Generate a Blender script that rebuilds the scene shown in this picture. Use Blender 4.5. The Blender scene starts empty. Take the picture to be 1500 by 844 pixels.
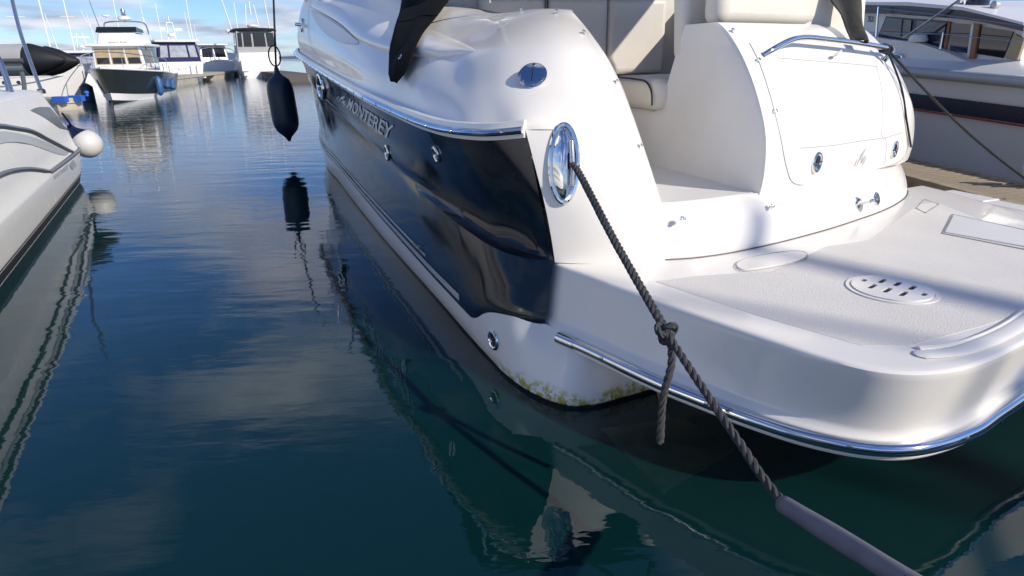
import bpy, bmesh, math, random
import numpy as np
from mathutils import Vector, Matrix
from mathutils.bvhtree import BVHTree
random.seed(4)
scene = bpy.context.scene
col = scene.collection
# ------------------------------------------------------------------ camera
CAM = Vector((0, 0, 1.5)); FPX = 940.0; PITCH = math.radians(20); ROLL = math.radians(0.9)
fw = Vector((0, math.cos(PITCH), -math.sin(PITCH)))
_u = Vector((0, math.sin(PITCH), math.cos(PITCH))); _r = Vector((1, 0, 0))
rt = _r*math.cos(ROLL) - _u*math.sin(ROLL)
up = _r*math.sin(ROLL) + _u*math.cos(ROLL)
cd = bpy.data.cameras.new('camera'); cd.sensor_width = 36; cd.lens = FPX/1500*36
cd.clip_start = 0.05; cd.clip_end = 6000
camo = bpy.data.objects.new('camera', cd); col.objects.link(camo)
M = Matrix((rt, up, -fw)).transposed().to_4x4(); M.translation = CAM; camo.matrix_world = M
scene.camera = camo
# ------------------------------------------------------------------ sky, sun, exposure
SUN_DIR = Vector((0.84, -0.55, 0.60)).normalized()
SUN_EL = math.asin(SUN_DIR.z); SUN_AZ = math.atan2(SUN_DIR.x, SUN_DIR.y)
world = bpy.data.worlds.new('World'); scene.world = world; world.use_nodes = True
nt = world.node_tree; nt.nodes.clear()
def N(t, **k):
    n = nt.nodes.new(t)
    for a, b in k.items(): setattr(n, a, b)
    return n
L = lambda a, b: nt.links.new(a, b)
sky = N('ShaderNodeTexSky', sky_type='NISHITA', sun_disc=False, sun_elevation=SUN_EL, sun_rotation=SUN_AZ)
sky.air_density = 1.0; sky.dust_density = 0.0; sky.ozone_density = 4.0
tc = N('ShaderNodeTexCoord'); sx = N('ShaderNodeSeparateXYZ'); L(tc.outputs['Generated'], sx.inputs[0])
mz = N('ShaderNodeMath', operation='MAXIMUM'); L(sx.outputs[2], mz.inputs[0]); mz.inputs[1].default_value = 0.0
az = N('ShaderNodeMath', operation='ADD'); L(mz.outputs[0], az.inputs[0]); az.inputs[1].default_value = 0.11
dx = N('ShaderNodeMath', operation='DIVIDE'); L(sx.outputs[0], dx.inputs[0]); L(az.outputs[0], dx.inputs[1])
dy = N('ShaderNodeMath', operation='DIVIDE'); L(sx.outputs[1], dy.inputs[0]); L(az.outputs[0], dy.inputs[1])
cx = N('ShaderNodeCombineXYZ'); L(dx.outputs[0], cx.inputs[0]); L(dy.outputs[0], cx.inputs[1])
mpn = N('ShaderNodeMapping'); mpn.inputs['Location'].default_value = (3.7, 1.3, 0); L(cx.outputs[0], mpn.inputs[0])
n1 = N('ShaderNodeTexNoise'); L(mpn.outputs[0], n1.inputs['Vector'])
n1.inputs['Scale'].default_value = 1.15; n1.inputs['Detail'].default_value = 9; n1.inputs['Roughness'].default_value = 0.55
cr = N('ShaderNodeValToRGB'); hz = N('ShaderNodeMapRange'); L(mz.outputs[0], hz.inputs[0]); hz.inputs[1].default_value = 0.0; hz.inputs[2].default_value = 0.45; hz.inputs[3].default_value = 0.11; hz.inputs[4].default_value = 0.0
hadd = N('ShaderNodeMath', operation='ADD'); L(n1.outputs[0], hadd.inputs[0]); L(hz.outputs[0], hadd.inputs[1])     # seen at a slant the cloud field closes up towards the horizon
L(hadd.outputs[0], cr.inputs[0])
cr.color_ramp.elements[0].position = 0.50; cr.color_ramp.elements[0].color = (0, 0, 0, 1)
cr.color_ramp.elements[1].position = 0.68; cr.color_ramp.elements[1].color = (1, 1, 1, 1)
n2 = N('ShaderNodeTexNoise'); L(cx.outputs[0], n2.inputs['Vector']); n2.inputs['Scale'].default_value = 1.7
n2.inputs['Detail'].default_value = 6
cr2 = N('ShaderNodeValToRGB'); L(n2.outputs[0], cr2.inputs[0])
cr2.color_ramp.elements[0].position = 0.36; cr2.color_ramp.elements[0].color = (2.6, 3.0, 3.9, 1)
cr2.color_ramp.elements[1].position = 0.68; cr2.color_ramp.elements[1].color = (5.7, 5.8, 6.2, 1)
cm = N('ShaderNodeMath', operation='MULTIPLY'); L(cr.outputs[0], cm.inputs[0]); cm.inputs[1].default_value = 0.92
tint = N('ShaderNodeMixRGB', blend_type='MULTIPLY'); tint.inputs[0].default_value = 1; tint.inputs[2].default_value = (.44, .57, .80, 1); L(sky.outputs[0], tint.inputs[1])
mxs = N('ShaderNodeMixRGB'); L(cm.outputs[0], mxs.inputs[0]); L(tint.outputs[0], mxs.inputs[1]); L(cr2.outputs[0], mxs.inputs[2])
bg = N('ShaderNodeBackground'); L(mxs.outputs[0], bg.inputs[0]); bg.inputs[1].default_value = 0.12
wo = N('ShaderNodeOutputWorld'); L(bg.outputs[0], wo.inputs[0])
sl = bpy.data.lights.new('sun', 'SUN'); sl.energy = 3.4; sl.angle = math.radians(0.8); sl.color = (1.0, 0.92, 0.80)
so = bpy.data.objects.new('sun', sl); col.objects.link(so)
so.rotation_euler = (-SUN_DIR).to_track_quat('-Z', 'Y').to_euler()
vs = scene.view_settings; vs.view_transform = 'Standard'; vs.look = 'None'; vs.exposure = 0.46; vs.gamma = 1.0
vs.use_curve_mapping = False
scene.render.engine = 'CYCLES'
# ------------------------------------------------------------------ materials
def nodes_of(name):
    m = bpy.data.materials.new(name); m.use_nodes = True
    return m, m.node_tree, m.node_tree.nodes['Principled BSDF']
def mat(name, c, rough=0.5, metal=0.0, vary=0.06, scale=6.0, bump=0.0, bscale=80.0, coat=0.0, spec=0.5, dirt=0.0):
    m, t, p = nodes_of(name)
    p.inputs['Roughness'].default_value = rough; p.inputs['Metallic'].default_value = metal
    p.inputs['Specular IOR Level'].default_value = spec; p.inputs['Coat Weight'].default_value = coat
    p.inputs['Coat Roughness'].default_value = 0.04
    co = t.nodes.new('ShaderNodeTexCoord'); nz = t.nodes.new('ShaderNodeTexNoise')
    nz.inputs['Scale'].default_value = scale; nz.inputs['Detail'].default_value = 6
    t.links.new(co.outputs['Object'], nz.inputs['Vector'])
    r = t.nodes.new('ShaderNodeValToRGB'); t.links.new(nz.outputs[0], r.inputs[0])
    r.color_ramp.elements[0].position = 0.3; r.color_ramp.elements[1].position = 0.7
    r.color_ramp.elements[0].color = tuple(max(0, v*(1-vary)) for v in c)+(1,)
    r.color_ramp.elements[1].color = tuple(min(1, v*(1+vary)) for v in c)+(1,)
    cout = r.outputs[0]
    if dirt:
        dn = t.nodes.new('ShaderNodeTexNoise'); dn.inputs['Scale'].default_value = 38; dn.inputs['Detail'].default_value = 10; dn.inputs['Roughness'].default_value = .75; dn.inputs['Distortion'].default_value = 1.5
        mpd = t.nodes.new('ShaderNodeMapping'); mpd.inputs['Scale'].default_value = (1, 1, .35); t.links.new(co.outputs['Object'], mpd.inputs[0]); t.links.new(mpd.outputs[0], dn.inputs['Vector'])
        dm = t.nodes.new('ShaderNodeMapRange'); t.links.new(dn.outputs[0], dm.inputs[0]); dm.inputs[1].default_value = .60; dm.inputs[2].default_value = .80; dm.inputs[4].default_value = dirt
        bn = t.nodes.new('ShaderNodeTexNoise'); bn.inputs['Scale'].default_value = 1.7; bn.inputs['Detail'].default_value = 5; t.links.new(co.outputs['Object'], bn.inputs['Vector'])
        bm_ = t.nodes.new('ShaderNodeMapRange'); t.links.new(bn.outputs[0], bm_.inputs[0]); bm_.inputs[1].default_value = .45; bm_.inputs[2].default_value = .75; bm_.inputs[4].default_value = dirt*.35
        sm_ = t.nodes.new('ShaderNodeMath'); sm_.operation = 'ADD'; t.links.new(dm.outputs[0], sm_.inputs[0]); t.links.new(bm_.outputs[0], sm_.inputs[1])
        mxd = t.nodes.new('ShaderNodeMixRGB'); mxd.inputs[2].default_value = (.33, .29, .22, 1); t.links.new(sm_.outputs[0], mxd.inputs[0]); t.links.new(cout, mxd.inputs[1]); cout = mxd.outputs[0]
    t.links.new(cout, p.inputs['Base Color'])
    mr = t.nodes.new('ShaderNodeMapRange'); t.links.new(nz.outputs[0], mr.inputs[0])
    mr.inputs[3].default_value = max(0.01, rough*0.8); mr.inputs[4].default_value = min(1, rough*1.25)
    t.links.new(mr.outputs[0], p.inputs['Roughness'])
    if bump:
        b = t.nodes.new('ShaderNodeBump'); b.inputs['Strength'].default_value = bump; b.inputs['Distance'].default_value = 0.004
        n = t.nodes.new('ShaderNodeTexNoise'); n.inputs['Scale'].default_value = bscale; n.inputs['Detail'].default_value = 4
        t.links.new(co.outputs['Object'], n.inputs['Vector']); t.links.new(n.outputs[0], b.inputs['Height'])
        t.links.new(b.outputs[0], p.inputs['Normal'])
    return m
def hull_white():
    # white gelcoat, black antifouling at the waterline, green weed growing just above it near the stern
    m, t, p = nodes_of('hull_white_antifoul')
    co = t.nodes.new('ShaderNodeTexCoord'); sp = t.nodes.new('ShaderNodeSeparateXYZ'); t.links.new(co.outputs['Object'], sp.inputs[0])
    nz = t.nodes.new('ShaderNodeTexNoise'); nz.inputs['Scale'].default_value = 26; nz.inputs['Detail'].default_value = 9
    nz.inputs['Roughness'].default_value = 0.7
    t.links.new(co.outputs['Object'], nz.inputs['Vector'])
    n2 = t.nodes.new('ShaderNodeTexNoise'); n2.inputs['Scale'].default_value = 4.0; n2.inputs['Detail'].default_value = 3
    t.links.new(co.outputs['Object'], n2.inputs['Vector'])
    def mth(op, a, b):
        q = t.nodes.new('ShaderNodeMath'); q.operation = op
        for i, v in enumerate((a, b)):
            if isinstance(v, (int, float)): q.inputs[i].default_value = v
            else: t.links.new(v, q.inputs[i])
        return q.outputs[0]
    def ramp(v, a, b):
        q = t.nodes.new('ShaderNodeMapRange'); t.links.new(v, q.inputs[0]); q.inputs[1].default_value = a; q.inputs[2].default_value = b
        return q.outputs[0]
    aft = ramp(sp.outputs[0], 0.75, 0.25)
    h = mth('SUBTRACT', sp.outputs[2], mth('MULTIPLY', mth('SUBTRACT', nz.outputs[0], 0.5), mth('MULTIPLY', aft, 0.02)))
    anti = ramp(h, 0.020, 0.014)
    weed_h = mth('ADD', mth('MULTIPLY', n2.outputs[0], 0.13), 0.005)
    weed = mth('MULTIPLY', mth('MULTIPLY', ramp(mth('SUBTRACT', h, weed_h), 0.012, -0.025), aft), ramp(nz.outputs[0], 0.44, 0.56))
    base = t.nodes.new('ShaderNodeMixRGB'); base.inputs[1].default_value = (0.74, 0.74, 0.72, 1); base.inputs[2].default_value = (0.36, 0.36, 0.06, 1)
    t.links.new(weed, base.inputs[0])
    b2 = t.nodes.new('ShaderNodeMixRGB'); b2.inputs[2].default_value = (0.02, 0.017, 0.013, 1)
    t.links.new(base.outputs[0], b2.inputs[1]); t.links.new(anti, b2.inputs[0])
    under = ramp(mth('ADD', sp.outputs[2], mth('MULTIPLY', nz.outputs[0], 0.02)), -0.005, -0.03)
    b3 = t.nodes.new('ShaderNodeMixRGB'); b3.inputs[2].default_value = (0.12, 0.07, 0.035, 1)
    t.links.new(b2.outputs[0], b3.inputs[1]); t.links.new(under, b3.inputs[0])
    t.links.new(b3.outputs[0], p.inputs['Base Color'])
    p.inputs['Roughness'].default_value = 0.25
    return m
def navy_mat():
    m, t, p = nodes_of('navy_gelcoat')
    co = t.nodes.new('ShaderNodeTexCoord')
    mp = t.nodes.new('ShaderNodeMapping'); mp.inputs['Scale'].default_value = (1.2, 2.2, 2.2); t.links.new(co.outputs['Object'], mp.inputs[0])
    nz = t.nodes.new('ShaderNodeTexNoise'); nz.inputs['Scale'].default_value = 3.2; nz.inputs['Detail'].default_value = 8
    nz.inputs['Roughness'].default_value = 0.65
    t.links.new(mp.outputs[0], nz.inputs['Vector'])
    r = t.nodes.new('ShaderNodeValToRGB'); t.links.new(nz.outputs[0], r.inputs[0])
    r.color_ramp.elements[0].position = 0.45; r.color_ramp.elements[0].color = (0.006, 0.013, 0.022, 1)
    r.color_ramp.elements[1].position = 0.75; r.color_ramp.elements[1].color = (0.018, 0.028, 0.040, 1)
    t.links.new(r.outputs[0], p.inputs['Base Color'])
    mr = t.nodes.new('ShaderNodeMapRange'); t.links.new(nz.outputs[0], mr.inputs[0])
    mr.inputs[1].default_value = 0.4; mr.inputs[2].default_value = 0.75; mr.inputs[3].default_value = 0.08; mr.inputs[4].default_value = 0.26
    t.links.new(mr.outputs[0], p.inputs['Roughness'])
    p.inputs['Coat Weight'].default_value = 0.1; p.inputs['Coat Roughness'].default_value = 0.05; p.inputs['Specular IOR Level'].default_value = 0.38
    return m
def glass_mat(name, c=(0.015, 0.018, 0.022), rough=0.04):
    return mat(name, c, rough, 0, 0.15, 1.5, spec=0.7)
MT = dict(
    hullw=hull_white(), navy=navy_mat(),
    gel=mat('white_gelcoat', (0.83, 0.795, 0.735), 0.22, vary=0.012, scale=3, coat=0.25, dirt=0.22),
    gelw=mat('weathered_white_gelcoat', (0.74, 0.73, 0.71), 0.36, vary=0.02, scale=5, dirt=0.25),
    nonskid=mat('non_skid_deck', (0.74, 0.71, 0.66), 0.6, vary=0.015, scale=5, bump=0.9, bscale=170, dirt=0.30),
    chrome=mat('polished_steel', (0.80, 0.80, 0.80), 0.07, 1.0, vary=0.04, scale=12),
    steel=mat('brushed_steel', (0.55, 0.55, 0.55), 0.25, 1.0, vary=0.05, scale=20),
    vinyl=mat('cream_vinyl', (0.70, 0.66, 0.58), 0.5, vary=0.04, scale=5, bump=0.15, bscale=60),
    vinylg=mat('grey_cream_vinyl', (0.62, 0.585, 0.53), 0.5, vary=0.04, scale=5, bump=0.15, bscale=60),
    piping=mat('black_piping', (0.012, 0.012, 0.013), 0.5),
    canvas=mat('black_canvas', (0.006, 0.007, 0.009), 0.9, vary=0.2, bump=0.4, bscale=300, spec=0.12),
    canvasg=mat('faded_dark_canvas', (0.045, 0.045, 0.04), 0.85, vary=0.25, scale=14, bump=0.4, bscale=200),
    navycanvas=mat('navy_canvas', (0.012, 0.014, 0.075), 0.8, vary=0.15),
    black=mat('black_rubber', (0.012, 0.012, 0.013), 0.5),
    seam=mat('dark_sealant', (0.10, 0.09, 0.08), 0.6),
    seaml=mat('grey_sealant', (0.36, 0.34, 0.32), 0.5),
    stripe=mat('grey_vinyl_stripe', (0.46, 0.48, 0.50), 0.3),
    silver=mat('silver_letter', (0.72, 0.73, 0.75), 0.4, 0.0),
    emblem=mat('pale_grey_emblem', (0.46, 0.45, 0.44), 0.4),
    rope=mat('grey_rope', (0.055, 0.055, 0.06), 0.85, vary=0.3, scale=60, bump=0.8, bscale=400),
    ropek=mat('black_cord', (0.012, 0.013, 0.016), 0.8),
    sleeve=mat('grey_hose', (0.15, 0.145, 0.18), 0.55, vary=0.15, scale=14, bump=0.2, bscale=90),
    fender=mat('navy_fender_vinyl', (0.010, 0.028, 0.052), 0.38, vary=0.15),
    fenderw=mat('white_fender_vinyl', (0.62, 0.61, 0.59), 0.4, vary=0.05),
    fenderb=mat('blue_fender_vinyl', (0.03, 0.10, 0.26), 0.45, vary=0.1),
    glass=glass_mat('dark_glass'),
    glassb=glass_mat('blue_tinted_glass', (0.03, 0.04, 0.075)),
    clear=mat('clear_vinyl_window', (0.34, 0.36, 0.42), 0.15, vary=0.2, scale=3),
    farw=mat('far_white_gelcoat', (0.80, 0.79, 0.77), 0.3, vary=0.02, scale=2),
    farg=mat('far_grey_gelcoat', (0.35, 0.35, 0.35), 0.4, vary=0.05, scale=2),
    dgreen=mat('dark_grey_hull_paint', (0.022, 0.028, 0.027), 0.15, vary=0.08, scale=1.5, coat=0.4),
    teak=mat('varnished_wood', (0.30, 0.13, 0.05), 0.4, vary=0.2, scale=8),
    curtain=mat('beige_interior', (0.42, 0.33, 0.20), 0.7, vary=0.15, scale=3),
    rubberg=mat('grey_hypalon', (0.42, 0.42, 0.41), 0.5, vary=0.05),
    plank=mat('weathered_decking', (0.34, 0.275, 0.19), 0.75, vary=0.2, scale=9, bump=0.5, bscale=60),
    plankgap=mat('dark_underframe', (0.05, 0.04, 0.03), 0.8),
    concrete=mat('pale_concrete', (0.42, 0.38, 0.31), 0.85, vary=0.15, scale=3, bump=0.4, bscale=30),
    blue=mat('bright_blue_plastic', (0.02, 0.11, 0.52), 0.5),
    red=mat('red_stripe', (0.35, 0.02, 0.02), 0.4),
    navypaint=mat('navy_paint', (0.010, 0.016, 0.050), 0.25, vary=0.1),
    greygrp=mat('dark_grey_graphic', (0.10, 0.105, 0.11), 0.3),
    lgrey=mat('light_grey_graphic', (0.45, 0.47, 0.48), 0.35),
    tab=mat('weedy_brown_metal', (0.46, 0.26, 0.12), 0.9, vary=0.5, scale=7, bump=1, bscale=30),
    hill=mat('far_blue_hill', (0.10, 0.14, 0.20), 0.9, vary=0.1, scale=0.01),
)
# ------------------------------------------------------------------ helpers
def mk(name, v, f, m, parent=None, smooth=True, angle=40):
    me = bpy.data.meshes.new(name); me.from_pydata([tuple(p) for p in v], [], f); me.update()
    bm = bmesh.new(); bm.from_mesh(me); bmesh.ops.recalc_face_normals(bm, faces=bm.faces); bm.to_mesh(me); bm.free()
    o = bpy.data.objects.new(name, me); col.objects.link(o)
    me.materials.append(MT[m] if isinstance(m, str) else m)
    if smooth:
        me.shade_smooth(); me.set_sharp_from_angle(angle=math.radians(angle))
    if parent: o.parent = parent
    return o
def thing(name, label, cat, loc=(0, 0, 0), rz=0.0, group=None):
    o = bpy.data.objects.new(name, None); col.objects.link(o); o.location = loc; o.rotation_euler = (0, 0, rz)
    o.empty_display_size = 0.2
    return tag(o, label, cat, group)
def tag(o, label, cat, group=None):
    o['label'] = label; o['category'] = cat
    if group: o['group'] = group
    return o
def A(p): return np.array(p, float)
def cat(pts, n, closed=False):
    """centripetal-ish Catmull-Rom through pts, n samples, even in control parameter (chord length)"""
    P = A(pts); k = len(P)
    if k == 2: return P[0]+(P[1]-P[0])*np.linspace(0, 1, n)[:, None]
    if closed: P = np.vstack([P, P[:1]])
    d = np.linalg.norm(np.diff(P, axis=0), axis=1)**0.5; d[d < 1e-6] = 1e-6
    T = np.concatenate([[0], np.cumsum(d)])
    D = np.zeros_like(P)
    for i in range(1, len(P)-1):
        h0, h1 = d[i-1], d[i]
        D[i] = ((P[i]-P[i-1])/h0*h1 + (P[i+1]-P[i])/h1*h0)/(h0+h1)
    if closed:
        h0, h1 = d[-1], d[0]
        D[0] = D[-1] = ((P[0]-P[-2])/h0*h1 + (P[1]-P[0])/h1*h0)/(h0+h1)
    else:
        D[0] = 1.5*(P[1]-P[0])/d[0]-0.5*D[1]; D[-1] = 1.5*(P[-1]-P[-2])/d[-1]-0.5*D[-2]
    u = np.linspace(0, T[-1], n, endpoint=not closed); out = []
    for t in u:
        i = min(np.searchsorted(T, t, 'right')-1, len(P)-2); h = d[i]; x = (t-T[i])/h
        out.append((2*x**3-3*x*x+1)*P[i]+(x**3-2*x*x+x)*h*D[i]+(-2*x**3+3*x*x)*P[i+1]+(x**3-x*x)*h*D[i+1])
    return np.array(out)
def gridfaces(nr, nc, wrapc=False, off=0):
    f = []
    for i in range(nr-1):
        for j in range(nc if wrapc else nc-1):
            k = (j+1) % nc
            f.append((off+i*nc+j, off+i*nc+k, off+(i+1)*nc+k, off+(i+1)*nc+j))
    return f
def loft(rows, nu, nv):
    """rows: control curves (lists of points); -> (nv x nu) smooth grid"""
    R = np.array([cat(r, nu) for r in rows])
    G = np.array([cat(R[:, j], nv) for j in range(nu)])
    return G.transpose(1, 0, 2)
def mkgrid(name, G, m, parent=None, angle=40):
    return mk(name, G.reshape(-1, 3), gridfaces(G.shape[0], G.shape[1]), m, parent, angle=angle)
def frames(P, closed=False):
    P = A(P); n = len(P); T = np.gradient(P, axis=0)
    if closed: T[0] = P[1]-P[-1]; T[-1] = P[0]-P[-2]
    T /= np.linalg.norm(T, axis=1)[:, None]+1e-12
    a = A((0, 0, 1)) if abs(T[0][2]) < 0.9 else A((1, 0, 0))
    u = np.cross(T[0], a); u /= np.linalg.norm(u); U = [u]
    for i in range(1, n):
        u = U[-1]-T[i]*(U[-1]@T[i]); u /= np.linalg.norm(u)+1e-12; U.append(u)
    U = np.array(U); W = np.cross(T, U); return P, T, U, W
def tube_vf(path, r, n=8, closed=False, cap=True, off=0, prof=None):
    P, T, U, W = frames(path, closed); k = len(P)
    rr = np.full(k, r) if np.isscalar(r) else A(r)
    v = []
    for i in range(k):
        for j in range(n):
            a = 2*math.pi*j/n; v.append(P[i]+rr[i]*(U[i]*math.cos(a)+W[i]*math.sin(a)))
    f = gridfaces(k, n, True, off)
    if closed:
        for j in range(n): f.append((off+(k-1)*n+j, off+(k-1)*n+(j+1) % n, off+(j+1) % n, off+j))
    elif cap:
        f.append(tuple(off+j for j in range(n))); f.append(tuple(off+(k-1)*n+j for j in range(n)))
    return v, f
def tube(name, path, r, m, parent=None, n=8, closed=False, smooth_n=0):
    if smooth_n: path = cat(path, smooth_n, closed)
    v, f = tube_vf(path, r, n, closed); return mk(name, v, f, m, parent)
def join(*vf):
    V, Fc = [], []
    for v, f in vf:
        o = len(V); V += [tuple(p) for p in v]; Fc += [tuple(i+o for i in q) for q in f]
    return V, Fc
def box_vf(c, s, rot=None):
    v = []
    for x in (-.5, .5):
        for y in (-.5, .5):
            for z in (-.5, .5):
                p = A((x*s[0], y*s[1], z*s[2]))
                if rot is not None: p = rot@p
                v.append(A(c)+p)
    return v, [(0, 1, 3, 2), (4, 6, 7, 5), (0, 4, 5, 1), (2, 3, 7, 6), (0, 2, 6, 4), (1, 5, 7, 3)]
def bevel(o, w, seg=2):
    md = o.modifiers.new('bevel', 'BEVEL'); md.width = w; md.segments = seg; md.limit_method = 'ANGLE'; return o
def box(name, c, s, m, parent=None, bev=0.0, rot=None):
    v, f = box_vf(c, s, rot); o = mk(name, v, f, m, parent, smooth=bev > 0)
    if bev: bevel(o, bev)
    return o
def lathe_vf(prof, n, o, ax, ux):
    o, ax, ux = A(o), A(ax), A(ux); ax = ax/np.linalg.norm(ax); ux = ux-ax*(ux@ax); ux /= np.linalg.norm(ux); wy = np.cross(ax, ux)
    v = []
    for (r, h) in prof:
        for j in range(n):
            a = 2*math.pi*j/n; v.append(o+ax*h+r*(ux*math.cos(a)+wy*math.sin(a)))
    f = gridfaces(len(prof), n, True); f.append(tuple(range(n))); f.append(tuple((len(prof)-1)*n+j for j in range(n)))
    return v, f
def prism_vf(poly, h):
    """poly: list of 3D points; h: offset vector"""
    n = len(poly); v = [A(p) for p in poly]+[A(p)+A(h) for p in poly]
    f = [tuple(range(n)), tuple(range(2*n-1, n-1, -1))]+[(i, (i+1) % n, n+(i+1) % n, n+i) for i in range(n)]
    return v, f
def fill2d(splines, depth=0.0, bev=0.0):
    """filled 2D outlines (holes allowed) -> verts (N,3), faces"""
    cu = bpy.data.curves.new('tmp', 'CURVE'); cu.dimensions = '2D'; cu.fill_mode = 'BOTH'; cu.extrude = depth; cu.bevel_depth = bev; cu.bevel_resolution = 1
    for s in splines:
        sp = cu.splines.new('POLY'); sp.points.add(len(s)-1); sp.use_cyclic_u = True
        for p, q in zip(sp.points, s): p.co = (q[0], q[1], 0, 1)
    ob = bpy.data.objects.new('tmp', cu); col.objects.link(ob)
    me = bpy.data.meshes.new_from_object(ob.evaluated_get(bpy.context.evaluated_depsgraph_get()))
    v = np.array([tuple(x.co) for x in me.vertices]); f = [tuple(p.vertices) for p in me.polygons]
    bpy.data.objects.remove(ob); bpy.data.curves.remove(cu); bpy.data.meshes.remove(me)
    return v, f
def text2d(s, offset=0.0):
    cu = bpy.data.curves.new('tmp', 'FONT'); cu.body = s; cu.size = 1; cu.offset = offset; cu.resolution_u = 4
    ob = bpy.data.objects.new('tmp', cu); col.objects.link(ob)
    me = bpy.data.meshes.new_from_object(ob.evaluated_get(bpy.context.evaluated_depsgraph_get()))
    bm = bmesh.new(); bm.from_mesh(me); bmesh.ops.triangulate(bm, faces=bm.faces)
    bmesh.ops.subdivide_edges(bm, edges=[e for e in bm.edges if e.calc_length() > 0.25], cuts=2); bm.to_mesh(me); bm.free()
    v = np.array([tuple(x.co) for x in me.vertices]); f = [tuple(p.vertices) for p in me.polygons]
    bpy.data.objects.remove(ob); bpy.data.curves.remove(cu); bpy.data.meshes.remove(me)
    mn, mx = v.min(0), v.max(0); v = (v-mn)/(mx-mn+1e-9); return v, f
def rrect(w, h, r, n=5):
    out = []
    for cxx, cyy, a0 in ((w/2-r, h/2-r, 0), (-w/2+r, h/2-r, 90), (-w/2+r, -h/2+r, 180), (w/2-r, -h/2+r, 270)):
        for k in range(n+1):
            a = math.radians(a0+90*k/n); out.append((cxx+r*math.cos(a), cyy+r*math.sin(a)))
    return out
def circ(r, n=32, c=(0, 0), ry=None): return [(c[0]+r*math.cos(2*math.pi*k/n), c[1]+(ry or r)*math.sin(2*math.pi*k/n)) for k in range(n)]
def ray(x, y): return fw+rt*((x-750)/FPX)-up*((y-422)/FPX)
def at_depth(x, y, d): return CAM+ray(x, y)*d
def on_z(x, y, z=0.0):
    d = ray(x, y); return CAM+d*((z-CAM.z)/d.z)
def on_plane(x, y, p0, n):
    d = ray(x, y); return CAM+d*((Vector(p0)-CAM).dot(n)/d.dot(n))
# rope of three twisted strands along a path
def rope_vf(path, r, closed=False, pitch=None, n=6, ph0=0.0):
    path = A(path); seg = np.linalg.norm(np.diff(path, axis=0), axis=1); Lt = seg.sum()
    pitch = pitch or r*6.5
    m = max(12, int(Lt/(pitch/9)))
    s = np.concatenate([[0], np.cumsum(seg)]); q = np.linspace(0, Lt, m)
    P = np.stack([np.interp(q, s, path[:, k]) for k in range(3)], 1)
    P, T, U, W = frames(P)
    parts = []
    for k in range(3):
        a = ph0+2*math.pi*k/3+2*math.pi*q/pitch
        S = P+0.50*r*(U*np.cos(a)[:, None]+W*np.sin(a)[:, None])
        parts.append(tube_vf(S, r*0.54, n))
    return join(*parts)
# ------------------------------------------------------------------ setting: water, seabed, hills
def water_mat():
    m = bpy.data.materials.new('harbour_water'); m.use_nodes = True; t = m.node_tree; t.nodes.clear()
    def n(k, **kw):
        q = t.nodes.new(k)
        for a, b in kw.items(): setattr(q, a, b)
        return q
    l = t.links.new
    co = n('ShaderNodeTexCoord')
    mp1 = n('ShaderNodeMapping'); mp1.inputs['Scale'].default_value = (0.75, 2.1, 1); mp1.inputs['Rotation'].default_value = (0, 0, -0.25); l(co.outputs['Object'], mp1.inputs[0])
    a1 = n('ShaderNodeTexNoise'); a1.inputs['Scale'].default_value = 1.1; a1.inputs['Detail'].default_value = 2.0; a1.inputs['Roughness'].default_value = 0.45
    a1.inputs['Distortion'].default_value = 0.6; l(mp1.outputs[0], a1.inputs['Vector'])
    a2 = n('ShaderNodeTexNoise'); a2.inputs['Scale'].default_value = 5.0; a2.inputs['Detail'].default_value = 3.0; l(mp1.outputs[0], a2.inputs['Vector'])
    # ripples are stronger out in the open basin than in the shelter between the hulls
    sp = n('ShaderNodeSeparateXYZ'); l(co.outputs['Object'], sp.inputs[0])
    mr = n('ShaderNodeMapRange'); l(sp.outputs[1], mr.inputs[0]); mr.inputs[1].default_value = 4; mr.inputs[2].default_value = 26; mr.inputs[3].default_value = 0.12; mr.inputs[4].default_value = 0.5
    mu = n('ShaderNodeMath', operation='MULTIPLY'); l(a2.outputs[0], mu.inputs[0]); l(mr.outputs[0], mu.inputs[1])
    m1 = n('ShaderNodeMapRange'); l(sp.outputs[1], m1.inputs[0]); m1.inputs[1].default_value = 2; m1.inputs[2].default_value = 14; m1.inputs[3].default_value = 0.5; m1.inputs[4].default_value = 1.0
    mu1 = n('ShaderNodeMath', operation='MULTIPLY'); l(a1.outputs[0], mu1.inputs[0]); l(m1.outputs[0], mu1.inputs[1])
    ad = n('ShaderNodeMath', operation='ADD'); l(mu1.outputs[0], ad.inputs[0]); l(mu.outputs[0], ad.inputs[1])
    bp = n('ShaderNodeBump'); bp.inputs['Strength'].default_value = 1.0; bp.inputs['Distance'].default_value = 0.009; l(ad.outputs[0], bp.inputs['Height'])
    fr = n('ShaderNodeFresnel'); fr.inputs['IOR'].default_value = 1.55; l(bp.outputs[0], fr.inputs['Normal'])
    gl = n('ShaderNodeBsdfGlossy'); gl.inputs['Roughness'].default_value = 0.0; gl.inputs['Color'].default_value = (0.95, 0.97, 1, 1); l(bp.outputs[0], gl.inputs['Normal'])
    df = n('ShaderNodeBsdfDiffuse'); df.inputs['Color'].default_value = (0.006, 0.070, 0.072, 1)
    tr = n('ShaderNodeBsdfTransparent'); tr.inputs['Color'].default_value = (0.66, 0.80, 0.74, 1)
    mx1 = n('ShaderNodeMixShader'); mx1.inputs[0].default_value = 0.72; l(df.outputs[0], mx1.inputs[1]); l(tr.outputs[0], mx1.inputs[2])
    mx2 = n('ShaderNodeMixShader'); l(fr.outputs[0], mx2.inputs[0]); l(mx1.outputs[0], mx2.inputs[1]); l(gl.outputs[0], mx2.inputs[2])
    o = n('ShaderNodeOutputMaterial'); l(mx2.outputs[0], o.inputs[0]); return m
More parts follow.
